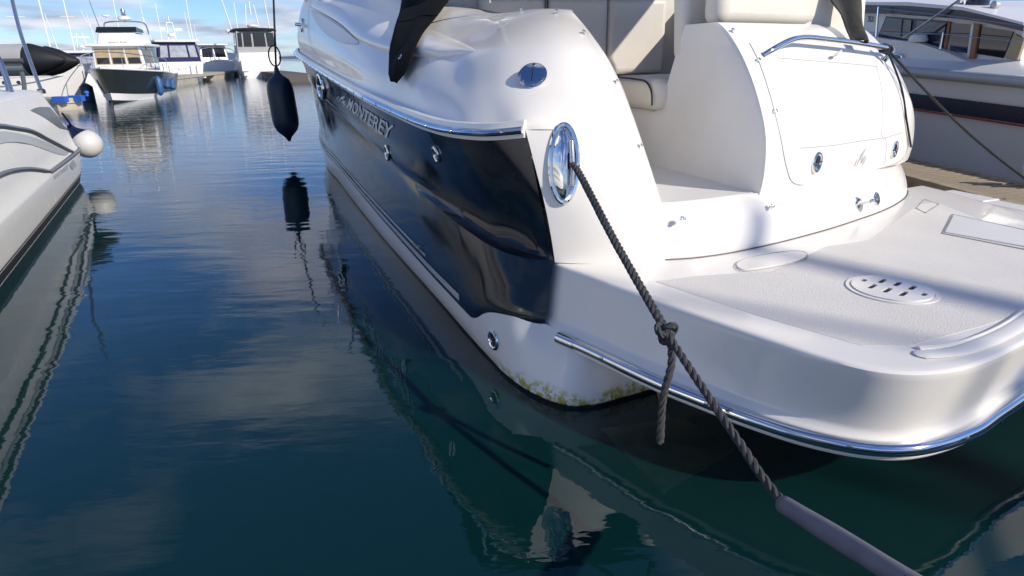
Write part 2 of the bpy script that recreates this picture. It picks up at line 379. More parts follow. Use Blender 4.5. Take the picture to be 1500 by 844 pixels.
w = mk('water', [(-1500, -300, 0), (1500, -300, 0), (1500, 2500, 0), (-1500, 2500, 0)], [(0, 1, 2, 3)], water_mat(), smooth=False); w['kind'] = 'structure'
sb = mk('seabed', [(-1500, -300, -4), (1500, -300, -4), (1500, 2500, -4), (-1500, 2500, -4)], [(0, 1, 2, 3)], mat('dark_silt', (0.003, 0.016, 0.017), 0.9), smooth=False); sb['kind'] = 'structure'
hv = []; hn = 90
for i in range(hn):
    x = -1400+2800*i/(hn-1); h = 9+5*math.sin(i*0.35)+3*math.sin(i*0.83+1)
    hv += [(x, 1500, -2), (x, 1560, h), (x, 1700, -2)]
hf = []
for i in range(hn-1): hf += [(3*i, 3*i+3, 3*i+4, 3*i+1), (3*i+1, 3*i+4, 3*i+5, 3*i+2)]
hl = mk('hills', hv, hf, 'hill'); hl['kind'] = 'structure'
# ------------------------------------------------------------------ the moored cruiser: local x = forward, y = port, z = up from the water
BO = Vector((0.36, 2.53, 0)); BH = math.radians(18.5)
cruiser = thing('motor_cruiser', 'large white and navy motor cruiser moored by its stern in the foreground', 'boat', BO, math.pi/2+BH)
BMi = (Matrix.Translation(BO) @ Matrix.Rotation(math.pi/2+BH, 4, 'Z')).inverted()
CL = BMi @ CAM
def lray(x, y): return (BMi.to_3x3() @ ray(x, y)).normalized()
def bz(x, y, z):
    d = lray(x, y); return A(CL+d*((z-CL.z)/d.z))
def bl(x, y, l):
    d = lray(x, y); return A(CL+d*((l-CL.y)/d.y))
def bs(x, y, s):
    d = lray(x, y); return A(CL+d*((s-CL.x)/d.x))
LC = -1.53                                               # centreline
def mir(p): return (p[0]+0.12*(p[1]-LC), 2*LC-p[1], p[2])       # the starboard quarter lies a little farther forward
# --- lower white hull
Wl = [(.06, LC), (.03, -.3), (0, 0), (.04, .12), (.19, .22), (.43, .28), (.58, .292), (.72, .302), (.765, .3055), (.78, .3065), (1.05, .325), (1.6, .36), (3.3, .48), (6, .61), (7.8, .67), (9.2, .4), (10.4, -.5), (11.1, LC)]
Tl = [(.10, LC, .27), (.10, -.25, .27), (.07, 0, .29), (.12, .06, .30), (.285, .122, .313), (.41, .245, .323), (.574, .316, .289), (.70, .345, .215), (.768, .3537, .193), (.778, .3548, .1922), (1.05, .38, .20), (1.36, .407, .209), (2.93, .512, .24), (5.3, .64, .285), (7.04, .72, .298), (9.0, .60, .34), (10.6, -.4, .40), (11.4, LC, .45)]
r_keel = [(p[0]+(.15 if i < 6 else 0), LC+(p[1]-LC)*.35, -.75) for i, p in enumerate(Wl)]
r_low = [(p[0]+(.07 if i < 6 else 0), LC+(p[1]-LC)*.93, -.2) for i, p in enumerate(Wl)]
r_w = [(p[0], p[1], 0.0) for p in Wl]
r_mid = [((a[0]+b[0])/2-(.012 if i < 6 else 0), (a[1]+b[1])/2+.015, b[2]*.5) for i, (a, b) in enumerate(zip(Wl, Tl))]
def sgrid(rows, nseg, nv):
    """like loft, but every row is sampled nseg per control segment so columns stay aligned"""
    R = []
    for r in rows:
        P = A(r); k = len(P); d = np.linalg.norm(np.diff(P, axis=0), axis=1); T = np.concatenate([[0], np.cumsum(np.maximum(d, 1e-5)**.5)])
        D = np.zeros_like(P); h = np.diff(T)
        for i in range(1, k-1): D[i] = ((P[i]-P[i-1])/h[i-1]*h[i]+(P[i+1]-P[i])/h[i]*h[i-1])/(h[i-1]+h[i])
        D[0] = 1.5*(P[1]-P[0])/h[0]-.5*D[1]; D[-1] = 1.5*(P[-1]-P[-2])/h[-1]-.5*D[-2]
        out = []
        for i in range(k-1):
            for q in range(nseg):
                x = q/nseg; out.append((2*x**3-3*x*x+1)*P[i]+(x**3-2*x*x+x)*h[i]*D[i]+(-2*x**3+3*x*x)*P[i+1]+(x**3-x*x)*h[i]*D[i+1])
        out.append(P[-1]); R.append(out)
    R = np.array(R)
    return np.array([cat(R[:, j], nv) for j in range(R.shape[1])]).transpose(1, 0, 2)
G = sgrid([r_keel, r_low, r_w, r_mid, Tl], 6, 24)
Gm = np.array([[mir(p) for p in row] for row in G])
v, f = join((G.reshape(-1, 3), gridfaces(*G.shape[:2])), (Gm.reshape(-1, 3), gridfaces(*Gm.shape[:2])))
hull = mk('lower_hull', v, f, 'hullw', cruiser)
# --- navy topsides
Rl = [(.505, .135, 1.18), (.633, .256, 1.16), (.83, .335, 1.15), (1.09, .38, 1.143), (1.38, .427, 1.15), (1.914, .492, 1.178), (2.6, .575, 1.224), (3.88, .653, 1.287), (5.41, .736, 1.368), (7.38, .839, 1.479), (8.4, .88, 1.546), (9.4, .80, 1.62), (10.6, .2, 1.72), (11.6, -.7, 1.80), (12.1, LC, 1.84)]
Kl = [(.356, .055, .582), (.466, .153, .581), (.674, .259, .60), (.85, .305, .62), (1.013, .339, .639), (1.5, .40, .685), (2.083, .457, .735), (2.915, .521, .807), (4.2, .60, .89), (5.55, .683, .968), (7.0, .75, 1.05), (8.6, .70, 1.14), (10.1, .15, 1.22), (11.2, -.75, 1.30), (11.75, LC, 1.34)]
Bl = [(.285, .122, .313), (.41, .245, .323), (.574, .316, .289), (.70, .345, .215), (.77, .354, .192), (1.05, .38, .20), (1.36, .407, .209), (2.1, .46, .225), (2.93, .512, .24), (4.1, .58, .265), (5.29, .64, .285), (7.04, .72, .298), (9.0, .60, .34), (10.6, -.4, .40), (11.4, LC, .45)]
def ins(P):
    P = [A(p) for p in P]; return [tuple(p) for p in P[:4]]+[tuple(P[3]*.12+P[4]*.88), tuple(P[4]*.97+P[5]*.03)]+[tuple(p) for p in P[5:]]
Bl, Kl, Rl = ins(Bl), ins(Kl), ins(Rl)
Ml = [tuple((1-.42)*A(a)+.42*A(b)+A((0, .006, 0))) for a, b in zip(Bl, Kl)]
def lw_(p): return max(0.0, min(1.0, (1.9-p[0])/1.2))
U0 = [tuple(A(p)+lw_(p)*A((.035, -.055, .016))+(1-lw_(p))*A((0, -.004, .03))) for p in Kl]       # the topside is hollow above a moulded ledge near the stern
U1 = [tuple((1-.20)*A(a)+.20*A(b)+lw_(a)*A((.055, -.070, 0))) for a, b in zip(Kl, Rl)]
Ul = [tuple((1-.55)*A(a)+.55*A(b)+A((0, -.018, 0))+lw_(a)*A((.02, -.022, 0))) for a, b in zip(Kl, Rl)]
for q_ in (0,): U0[q_] = tuple(A(Kl[0])+A((.012, -.004, .02))); U1[q_] = tuple(A(Kl[0])*.8+A(Rl[0])*.2+A((.004, .002, 0))); Ul[q_] = tuple(A(Kl[0])*.45+A(Rl[0])*.55)
B0 = [(p[0]+.01, p[1]-.03, p[2]-.06) for p in Bl]
G1 = sgrid([B0, Bl, Ml, Kl], 6, 12); G2 = sgrid([Kl, U0, U1, Ul, Rl], 6, 16)
GN = np.concatenate([G1, G2[1:]], 0)
GNm = np.array([[mir(p) for p in row] for row in GN])
GNm = GNm[:, 52:]
v, f = join((GN.reshape(-1, 3), gridfaces(*GN.shape[:2])), (GNm.reshape(-1, 3), gridfaces(*GNm.shape[:2])))
navy = mk('navy_topside', v, f, 'navy', cruiser, angle=25)
# --- white deck moulding: quarter wing (from cockpit opening round to the navy edge) and deck side running to the bow
low = [  # rows below the rail: [opening edge, mid, mid, navy edge]
 [(.24, -.5, .57), (.255, -.34, .57), (.31, -.14, .57), (.385, .035, .575)],
 [(.30, -.5, .70), (.265, -.33, .70), (.315, -.13, .70), (.40, .05, .70)],
 [(.355, -.5, .82), (.30, -.33, .83), (.335, -.12, .84), (.425, .07, .84)],
 [(.47, -.5, .97), (.375, -.33, .985), (.38, -.12, 1.0), (.462, .10, 1.0)],
]
rail0 = [(.64, -.5, 1.17), (.50, -.33, 1.17), (.445, -.10, 1.175)]+Rl
upr0 = [
 [(.672, -.5, 1.205), (.53, -.33, 1.205), (.478, -.105, 1.21)]+[(p[0]+(.012 if i == 0 else .025), p[1]-(.008 if i == 0 else .03), p[2]+.035) for i, p in enumerate(Rl)],
 [(.80, -.5, 1.34), (.67, -.33, 1.35), (.66, -.13, 1.36), (.78, .08, 1.35), (.98, .20, 1.33), (1.2, .27, 1.32), (1.45, .325, 1.33), (1.75, .38, 1.35), (2.2, .435, 1.385), (2.85, .52, 1.43), (4.05, .615, 1.50), (5.5, .70, 1.585), (7.4, .81, 1.70), (8.4, .855, 1.77), (9.3, .77, 1.84), (10.4, .18, 1.94), (11.3, -.7, 2.02), (11.8, LC, 2.06)],
 [(.98, -.5, 1.48), (.84, -.35, 1.50), (.84, -.17, 1.515), (1.00, .02, 1.51), (1.26, .13, 1.50), (1.58, .18, 1.50), (1.83, .235, 1.515), (2.12, .285, 1.535), (2.5, .345, 1.565), (3.1, .425, 1.62), (4.2, .545, 1.71), (5.6, .65, 1.82), (7.4, .77, 1.96), (8.3, .81, 2.03), (9.1, .72, 2.09), (10.1, .15, 2.17), (10.9, -.7, 2.23), (11.3, LC, 2.26)],
 [(1.22, -.5, 1.62), (1.13, -.38, 1.635), (1.17, -.24, 1.645), (1.38, -.10, 1.64), (1.72, -.04, 1.63), (1.95, .01, 1.635), (2.2, .06, 1.65), (2.5, .11, 1.68), (2.85, .17, 1.725), (3.4, .26, 1.79), (4.4, .41, 1.90), (5.6, .54, 2.03), (7.2, .68, 2.19), (8.0, .72, 2.26), (8.7, .62, 2.32), (9.6, .1, 2.38), (10.3, -.7, 2.42), (10.7, LC, 2.45)],
 [(1.45, -.5, 1.735), (1.6, -.43, 1.75), (1.78, -.36, 1.755), (2.0, -.29, 1.75), (2.2, -.24, 1.75), (2.42, -.20, 1.76), (2.65, -.17, 1.78), (2.9, -.13, 1.82), (3.2, -.09, 1.87), (3.7, .0, 1.95), (4.5, .17, 2.08), (5.5, .33, 2.23), (6.8, .48, 2.39), (7.5, .52, 2.47), (8.0, .42, 2.52), (8.7, .0, 2.57), (9.3, -.7, 2.60), (9.6, LC, 2.62)],
 [(1.5, -.53, 1.74), (1.9, -.50, 1.765), (2.1, -.48, 1.775), (2.3, -.46, 1.775), (2.5, -.44, 1.78), (2.7, -.43, 1.79), (2.9, -.42, 1.81), (3.1, -.42, 1.84), (3.4, -.42, 1.88), (3.8, -.40, 1.97), (4.5, -.30, 2.12), (5.4, -.15, 2.32), (6.4, -.05, 2.52), (6.9, -.1, 2.60), (7.2, -.3, 2.65), (7.5, -.6, 2.69), (7.7, -1.0, 2.72), (7.8, LC, 2.73)],
]
def ins3(r): return r[:3]+ins(r[3:])
upr = [upr0[0]]+[ins3(r) for r in upr0[1:]]
GU = sgrid([rail0]+upr, 6, 40)
GL = sgrid(low+[rail0[:4]], 6, 20)
def mirg(G): return np.array([[mir(p) for p in row] for row in G])
v, f = join((GU.reshape(-1, 3), gridfaces(*GU.shape[:2])), (GL.reshape(-1, 3), gridfaces(*GL.shape[:2])))
# inner return of the wing at the cockpit opening
edge = np.concatenate([GL[:, 0], GU[1:, 0]]); inn = edge+A((.10, -.035, 0)); inn2 = edge+A((.9, -.04, 0))
v, f = join((v, f), (np.stack([edge, inn, inn2]).reshape(-1, 3), gridfaces(3, len(edge))))
bmv = bmesh.new(); vv = [bmv.verts.new(p) for p in v]
for q in f:
    try: bmv.faces.new([vv[i] for i in q])
    except ValueError: pass
bmesh.ops.remove_doubles(bmv, verts=bmv.verts, dist=0.0015)
bmv.verts.index_update(); V2 = [tuple(p.co) for p in bmv.verts]; F2 = [tuple(p.index for p in q.verts) for q in bmv.faces]; bmv.free()
deck = mk('deck_moulding', V2, F2, 'gel', cruiser, angle=50)
GUm = mirg(GU)
GUm = GUm[:, 70:]; dk2 = mk('deck_moulding', GUm.reshape(-1, 3), gridfaces(*GUm.shape[:2]), 'gel', cruiser)
def bvh_of(V, Fc): return BVHTree.FromPolygons([tuple(p) for p in V], Fc)
BV_DECK = bvh_of(V2, F2); BV_NAVY = bvh_of(GN.reshape(-1, 3), gridfaces(*GN.shape[:2])); BV_HULL = bvh_of(G.reshape(-1, 3), gridfaces(*G.shape[:2]))
def pick(x, y, bv):
    h = bv.ray_cast(CL, lray(x, y))
    if h[0] is None: print('MISS', x, y); return None
    n = h[1]
    if n.dot(lray(x, y)) > 0: n = -n
    return A(h[0]), A(n)
def fr(p, n):
    n = A(n)/np.linalg.norm(n); u = A((0, 0, 1))-n*n[2]; u /= np.linalg.norm(u); r = np.cross(u, n); return A(p), r, u, n
def put(F_, v):
    o, r, u, n = F_; v = np.atleast_2d(A(v)); return o+v[:, :1]*r+v[:, 1:2]*u+v[:, 2:3]*n
def side(s, z, bv, out=0.003):
    h = bv.ray_cast(Vector((s, 3, z)), Vector((0, -1, 0)))
    if h[0] is None: return None
    n = A(h[1]); n = n if n[1] > 0 else -n
    return A(h[0])+n*out
# --- rub rail round the deck joint
def offs(P, dl, dz): return [(p[0], p[1]+dl, p[2]+dz) for p in P]
railc = cat(Rl, 120)
rb = []
prof = [(-.01, .045), (.018, .042), (.024, .02), (.036, .014), (.038, -.008), (.024, -.016), (.020, -.034), (-.01, -.036)]
def sweep(name, P, prof, m, parent, outsign=None):
    P = A(P); T = np.gradient(P, axis=0); T /= np.linalg.norm(T, axis=1)[:, None]
    v = []
    for p, t in zip(P, T):
        o = np.cross(t, A((0, 0, 1))); o /= np.linalg.norm(o); o = o*(outsign or 1)
        for a, b in prof: v.append(p+o*a+A((0, 0, b)))
    n = len(prof); f = gridfaces(len(P), n, True); f += [tuple(range(n)), tuple((len(P)-1)*n+j for j in range(n))]
    return mk(name, v, f, m, parent, angle=35)
rr = sweep('rub_rail', railc, prof, 'gel', cruiser, -1)
ch = sweep('steel_strip', railc, [(.030, .017), (.040, .019), (.050, .012), (.054, .002), (.050, -.008), (.040, -.014), (.030, -.012)], 'chrome', rr, -1)
Tn = np.gradient(railc, axis=0); Tn /= np.linalg.norm(Tn, axis=1)[:, None]
acc = 0
for i in range(2, len(railc)-30):
    acc += np.linalg.norm(railc[i]-railc[i-1])
    if acc > .30 or i == 2:
        acc = 0; o = np.cross(Tn[i], (0, 0, 1)); o = -o/np.linalg.norm(o)
        v, f = lathe_vf([(.010, -.002), (.010, .003), (.005, .006)], 10, railc[i]+o*.053+A((0, 0, .003)), o, (0, 0, 1)); mk('rail_screw', v, f, 'steel', rr)
# --- stripes along the foot of the navy
def stripe(name, z0s, w, s0, s1, m):
    S = np.linspace(s0, s1, 70); a = []; b = []
    zb = np.interp(S, [p[0] for p in Bl[4:]], [p[2] for p in Bl[4:]])
    for s, z in zip(S, zb):
        p = side(s, z+z0s, BV_NAVY); q = side(s, z+z0s+w, BV_NAVY)
        if p is None or q is None: continue
        a.append(p); b.append(q)
    G_ = np.stack([np.array(a), np.array(b)]); return mkgrid(name, G_, m, cruiser)
stripe('grey_stripe', .035, .038, .93, 7.5, 'stripe'); stripe('grey_stripe', .098, .020, 1.55, 7.5, 'stripe')
# --- name and badge on the side
def on_navy_quad(TL, TR, BL_, BR, v2, f2, name, m, out=0.006, sub=None):
    Q = [pick(*q, BV_NAVY)[0] for q in (TL, TR, BL_, BR)]
    pts = []
    for (a, b, _) in v2:
        p = (Q[2]*(1-a)+Q[3]*a)*(1-b)+(Q[0]*(1-a)+Q[1]*a)*b
        pts.append(side(p[0], p[2], BV_NAVY, out))
    return mk(name, pts, f2, m, cruiser, smooth=False)
v2, f2 = text2d('MONTEREY', 0.012)
def islands(f):
    par = {}
    def find(a):
        while par.setdefault(a, a) != a: a = par[a]
        return a
    for q in f:
        for i in q[1:]: par[find(i)] = find(q[0])
    g = {}
    for q in f: g.setdefault(find(q[0]), []).append(q)
    return list(g.values())
for fi in islands(f2):
    ids = sorted({i for q in fi for i in q}); mp_ = {a: k for k, a in enumerate(ids)}
    on_navy_quad((513, 143), (578, 184), (508, 158), (572, 206), v2[ids], [tuple(mp_[i] for i in q) for q in fi], 'name_letter', 'silver')
EMB = [  # flame-like M between two brackets, unit box
 [(.18, .62), (.03, .42), (0, .25), (.07, .14), (.07, .28), (.11, .45)],
 [(.18, .02), (.28, .45), (.42, .72), (.82, 1.0), (.72, .82), (.62, .62), (.48, .45), (.40, .52), (.30, .30)],
 [(.48, .22), (.60, .45), (.68, .60), (.66, .40), (.78, .58), (.90, .66), (.80, .42), (.74, .22), (.70, .40), (.60, .26), (.58, .36)],
 [(.96, .62), (1, .45), (.93, .25), (.78, .10), (.86, .26), (.93, .42)]]
ev, ef = fill2d(EMB)
on_navy_quad((497, 132), (510, 143), (493, 148), (506, 160), ev, ef, 'name_emblem', 'silver', .008)
# small script badge above the stripes
on_navy_quad((610, 349), (624, 364), (604, 360), (618, 374), ev, ef, 'stripe_badge', 'greygrp')
# --- portholes and skin fittings
def ring(name, F_, rx, ry, tk, m, parent, n=32, c=(0, 0)):
    P = put(F_, [(c[0]+rx*math.cos(a), c[1]+ry*math.sin(a), tk*.35) for a in np.linspace(0, 2*math.pi, n, endpoint=False)])
    vv, ff = tube_vf(P, tk, 8, True); return mk(name, vv, ff, m, parent)
def disc(name, F_, rx, ry, h, m, parent, n=28, c=(0, 0), dome=0.0):
    v = []
    for k, (sc, hh) in enumerate([(1, 0), (1, h*.8), (.92, h), (.5, h+dome*.7), (.05, h+dome)]):
        v += list(put(F_, [(c[0]+rx*sc*math.cos(a), c[1]+ry*sc*math.sin(a), hh) for a in np.linspace(0, 2*math.pi, n, endpoint=False)]))
    f = gridfaces(5, n, True); f.append(tuple(4*n+j for j in range(n))); return mk(name, v, f, m, parent)
p, n_ = pick(472, 127, BV_NAVY); F0 = fr(p, n_)
ph = ring('porthole', F0, .26, .125, .03, 'chrome', cruiser); disc('pane', F0, .25, .115, .004, 'glass', ph)
for (px, py, r_, bv) in ((568, 224, .042, BV_NAVY), (640, 226, .034, BV_NAVY), (724, 498, .038, BV_HULL)):
    h = pick(px, py, bv)
    F0 = fr(*h); q = ring('skin_fitting', F0, r_, r_*1.15, .011, 'chrome', cruiser); disc('outlet', F0, r_*.9, r_*1.03, .003, 'black', q)
# --- quarter fittings
p, n_ = pick(781, 115, BV_DECK); F0 = fr(p+n_*.016, n_+A((-.22, .10, -.05)))
fc = disc('filler_cap', F0, .072, .072, .008, 'chrome', cruiser, dome=.004)
ring('cap_rim', F0, .066, .066, .005, 'chrome', fc)
v, f = join(prism_vf(put(F0, [(-.003, .030, .0125), (.003, .030, .0125), (.006, -.032, .0125), (.0, -.032, .0125)]), F0[3]*.002)); mk('cap_slot', v, f, 'black', fc)
for a in (90, 215, 325):
    disc('cap_screw', F0, .009, .009, .013, 'steel', fc, 10, (.056*math.cos(math.radians(a)), .056*math.sin(math.radians(a))))
tv, tf = text2d('WASTE', .01)
mk('cap_lettering', put(F0, [((a-.5)*.06, -.062+.013*b, .0105) for a, b, _ in tv]), tf, 'greygrp', fc, smooth=False)
# hawse: almond shell with a smooth cheek, a slot and a roller
p, n_ = pick(826, 240, BV_DECK); HW = fr(p, n_); hx, hy = .061, .172
hw = ring('mooring_hawse', HW, hx, hy, .013, 'chrome', cruiser, 48)
disc('recess', HW, hx*.96, hy*.97, .004, 'steel', hw, 40)
Gc = []
for i, bb in enumerate(np.linspace(-1, 1, 25)):
    wd = math.sqrt(max(0, 1-bb*bb)); row = []
    for aa in np.linspace(0, 1, 9):
        xx = -hx*wd+aa*(hx*wd+.012*wd); row.append((xx, hy*bb*.97, .006+.052*math.sin(min(1, aa*1.05)*math.pi*.5)*wd**.7))
    row.append((row[-1][0]+.004, row[-1][1], .004)); Gc.append(put(HW, row))
mkgrid('cheek', np.array(Gc), 'chrome', hw)
v, f = tube_vf(put(HW, [(.032, .10, .024), (.036, 0, .027), (.032, -.10, .024)]), [.012, .014, .012], 10); mk('roller', v, f, 'steel', hw)
disc('eye', HW, .024, .05, .014, 'black', hw, 20, (.036, .012))
def stud(px, py, bv=None, P=None):
    h = pick(px, py, bv) if P is None else P
    if h is None: return
    F0 = fr(*h); vv, ff = lathe_vf([(.013, 0), (.013, .003), (.007, .005), (.006, .012), (.009, .014), (.009, .020), (.004, .022)], 12, F0[0], F0[3], F0[2]); mk('press_stud', vv, ff, 'chrome', cruiser)
for q in ((764, 17), (815, 20), (853, 50), (900, 121), (935, 215)): stud(*q, BV_DECK)
# bow-side lamp, seen edge on
p, n_ = pick(443, 37, BV_DECK); F0 = fr(p, n_); lf = ring('deck_eye', F0, .05, .075, .016, 'chrome', cruiser); vv, ff = tube_vf(put(F0, [(0, 0, 0), (-.03, 0, .09)]), .022, 10); mk('pin', vv, ff, 'chrome', lf)
# sculpted air scoop and its long tapering cowl on the deck side
def deck_poly(pts, n=None): return [pick(x, y, BV_DECK) for x, y in pts]
top = [(456, 12), (478, 24), (503, 41), (528, 62), (560, 75), (600, 83), (640, 84), (680, 79), (701, 74)]
topb = [(480, -2), (510, 4), (545, 14), (585, 26), (610, 34), (640, 45), (665, 56), (685, 65), (700, 73)]
ga = cat(top, 40); gb = cat(topb, 40); rowsG = []
for k, wgt in enumerate((0, .04, .12, .3, .55, .8, 1.0)):
    row = []
    for i in range(40):
        q = ga[i]*(1-wgt)+gb[i]*wgt; h = pick(q[0], q[1], BV_DECK)
        hh = 0.045*min(1, (39-i)/10)*(0 if k == 0 else (.7 if k == 1 else (1 if k < 5 else (.5 if k == 5 else 0))))-.004
        row.append(h[0]+h[1]*hh)
    rowsG.append(row)
mkgrid('air_scoop_cowl', np.array(rowsG), 'gel', cruiser, 60)
sc_t = cat([(457, 14), (478, 26), (503, 43), (526, 62)], 16); sc_b = cat([(457, 18), (470, 42), (495, 61), (524, 65)], 16); rowsG = []
for wgt in np.linspace(0, 1, 8):
    row = []
    for i in range(16):
        q = sc_t[i]*(1-wgt)+sc_b[i]*wgt; h = pick(q[0], q[1], BV_DECK); row.append(h[0]+h[1]*(.006+.035*(1-wgt)**2*math.sin(math.pi*i/15)))
    rowsG.append(row)
mkgrid('air_scoop', np.array(rowsG), 'gelw', cruiser, 60)
# --- bathing platform
ZP = .57
tout = [(.62, .075), (.385, .035), (.18, -.03), (.01, -.08), (-.23, -.165), (-.47, -.25), (-.66, -.32), (-.82, -.385), (-.95, -.46), (-1.02, -.56), (-1.05, -.71), (-1.03, -.90), (-.985, -1.10)]
rout = [(.40, .165), (.19, .125), (.03, .06), (-.14, .0), (-.36, -.08), (-.54, -.165), (-.70, -.245), (-.87, -.36), (-.98, -.48), (-1.035, -.60), (-1.05, -.74), (-1.03, -.93), (-.98, -1.12)]
sh = lambda p: (p[0]-.12*(p[1]-LC)*1.0, 2*LC-p[1])
def full(o): return [tuple(q) for q in o]+[(-.885, LC)]+[(p[0]+.30*(p[1]-LC), 2*LC-p[1]) for p in reversed(o)]
TO = cat([(a, b, 0) for a, b in full(tout)], 140); RO = cat([(a, b, 0) for a, b in full(rout)], 140)
ctr = A((-.2, LC, 0))
def inset(P, d):
    T = np.gradient(P, axis=0); T /= np.linalg.norm(T, axis=1)[:, None]; nn = np.stack([T[:, 1], -T[:, 0], 0*T[:, 0]], 1)
    s = np.sign(((ctr-P)*nn).sum(1).mean()); return P+nn*s*d
def zz(P, z): return P+A((0, 0, z))
RO = inset(RO, .024)
BLEND = lambda a: RO*(1-a)+TO*a
rings = [zz(inset(RO, .35), .22), zz(inset(RO, .03), .24), zz(inset(RO, .01), .255), zz(inset(RO, .01), .305), zz(inset(RO, .018), .314), zz(inset(BLEND(.10), .026), .328), zz(inset(BLEND(.16), .027), .342), zz(inset(BLEND(.5), .016), .435), zz(inset(BLEND(.90), .004), .535), zz(inset(BLEND(.96), .002), .551), zz(inset(TO, .003), .562), zz(inset(TO, .010), .568), zz(inset(TO, .018), ZP), zz(inset(TO, .05), ZP)]
G_ = np.array(rings); nr = len(rings); pv = [tuple(p) for p in G_.reshape(-1, 3)]; pf = gridfaces(nr, 140)
pf.append(tuple((nr-1)*140+j for j in range(140))); pf.append(tuple(j for j in range(140)))
plat = mk('bathing_platform', pv, pf, 'gel', cruiser, angle=45)
prail = inset(RO, -.002)+A((0, 0, .285)); pr = tube('platform_rail', prail[7:-7], .026, 'chrome', cruiser, 12)
v, f = tube_vf(prail[6:10], .030, 12); mk('end_cap', v, f, 'chrome', pr)
v, f = tube_vf((inset(RO, .006)+A((0, 0, .252)))[7:-7], .012, 8); mk('rail_lip', v, f, 'gel', pr)
for i in range(14, 130, 13):
    P0 = prail[i]; o = inset(RO, -1)[i]-RO[i]; o /= np.linalg.norm(o); vv, ff = lathe_vf([(.009, 0), (.009, .003), (.004, .005)], 8, P0+o*.0245+A((0, 0, .006)), o, (0, 0, 1)); mk('rail_screw', vv, ff, 'steel', pr)
def flat(name, pxpoly, z, h, m, parent, nsm=0, bev=0.003):
    P = np.array([bz(x, y, z)[:2] for x, y in pxpoly])
    if nsm: P = cat(np.c_[P, 0*P[:, 0]], nsm, True)[:, :2]
    v, f = fill2d([[tuple(q) for q in P]], h/2, 0); v = v+A((0, 0, z+h/2)); return bevel(mk(name, v, f, m, parent), min(bev, h*.45))
def flatring(name, pxpoly, z, r, m, parent, nsm=0):
    P = np.array([bz(x, y, z) for x, y in pxpoly])
    if nsm: P = cat(P, nsm, True)
    v, f = tube_vf(P, r, 6, True); return mk(name, v, f, m, parent)
# non-skid field let into the deck
flat('non_skid_panel', [(960, 413), (1020, 405), (1130, 398), (1210, 362), (1275, 352), (1345, 300), (1372, 297), (1500, 348), (1545, 410), (1490, 462), (1440, 478), (1330, 508), (1262, 507), (1110, 463)], ZP-.0012, .0022, 'nonskid', plat, bev=.0004)
hx0 = flat('oval_hatch', [(1079, 388), (1090, 381), (1160, 369), (1176, 370), (1180, 376), (1170, 382), (1100, 395), (1086, 395)], ZP+.001, .004, 'gel', plat, 48)
flatring('hatch_seam', [(1077, 388), (1089, 380), (1160, 367.5), (1178, 369), (1183, 376), (1172, 383), (1100, 396.5), (1084, 396.5)], ZP+.004, .0016, 'seaml', hx0, 60)
c0 = bz(1306, 425, ZP); e0 = bz(1364, 427, ZP); Rd = np.linalg.norm(e0-c0)
v, f = fill2d([circ(Rd*1.13, 64), circ(Rd*1.015, 64)], .002, 0); dr = mk('drain_surround', v+A((c0[0], c0[1], ZP+.004)), f, 'gel', plat)
holes = []
ex_ = (e0-c0)[:2]/Rd; ey_ = A((-ex_[1], ex_[0])); ey_ = ey_ if ey_[0] > 0 else -ey_          # across and away on the deck
for u_, w_, ln in ((-.55, .57, .5), (-.06, .57, 1), (.27, .35, 1), (.55, .06, .95), (-.51, .06, 1), (-.22, -.23, 1.05), (.10, -.48, 1), (.63, -.47, .55)):
    ax_ = ex_*math.cos(math.radians(49))+ey_*math.sin(math.radians(49)); bx_ = A((-ax_[1], ax_[0]))
    holes.append([tuple(ex_*u_*Rd*.97+ey_*w_*Rd*.97+ax_*q[0]+bx_*q[1]) for q in rrect(Rd*.46*ln, Rd*.155, Rd*.06)])
v, f = fill2d([circ(Rd, 64)]+holes, .0035, 0); lid = mk('drain_lid', v+A((c0[0], c0[1], ZP+.0075)), f, 'gel', plat)
v, f = lathe_vf([(Rd*1.01, 0), (Rd*1.01, .0015)], 48, (c0[0], c0[1], ZP+.002), (0, 0, 1), (1, 0, 0)); mk('drain_well', v, f, 'black', plat)
lh = flat('ladder_hatch', [(1397, 316), (1560, 352), (1560, 378), (1500, 362), (1384, 341)], ZP+.001, .006, 'gelw', plat)
flatring('hatch_seam', [(1395, 314), (1562, 350), (1562, 381), (1500, 365), (1381, 342)], ZP+.004, .0025, 'seaml', lh)
flatring('inspection_seam', [(1342, 305), (1355, 292), (1376, 299), (1356, 312)], ZP+.003, .0022, 'seaml', plat)
# moulded grab slot near the aft edge
gs = cat([bz(x, y, ZP) for x, y in ((1340, 521), (1395, 517), (1440, 503), (1480, 484), (1512, 462))], 30)
v, f = tube_vf(gs, [.012]+[.030]*28+[.012], 10); v = [(p[0], p[1], ZP+.004+(p[2]-ZP)*.25) for p in map(A, v)]; mk('grab_slot', v, f, 'gelw', plat)
gs2 = inset(gs, -.0)+A((0, 0, .006)); v, f = tube_vf(cat([bz(x, y, ZP) for x, y in ((1345, 512), (1392, 507), (1432, 495), (1470, 477), (1500, 456))], 30), .012, 8); mk('slot_lip', v, f, 'gel', plat)
# brackets along the starboard edge of the platform
for px in (1405, 1475):
    b0 = bz(px, 280+(px-1405)*.23, ZP); box('edge_block', b0+A((0, -.09, -.05)), (.34, .16, .03), 'gelw', plat, .008)
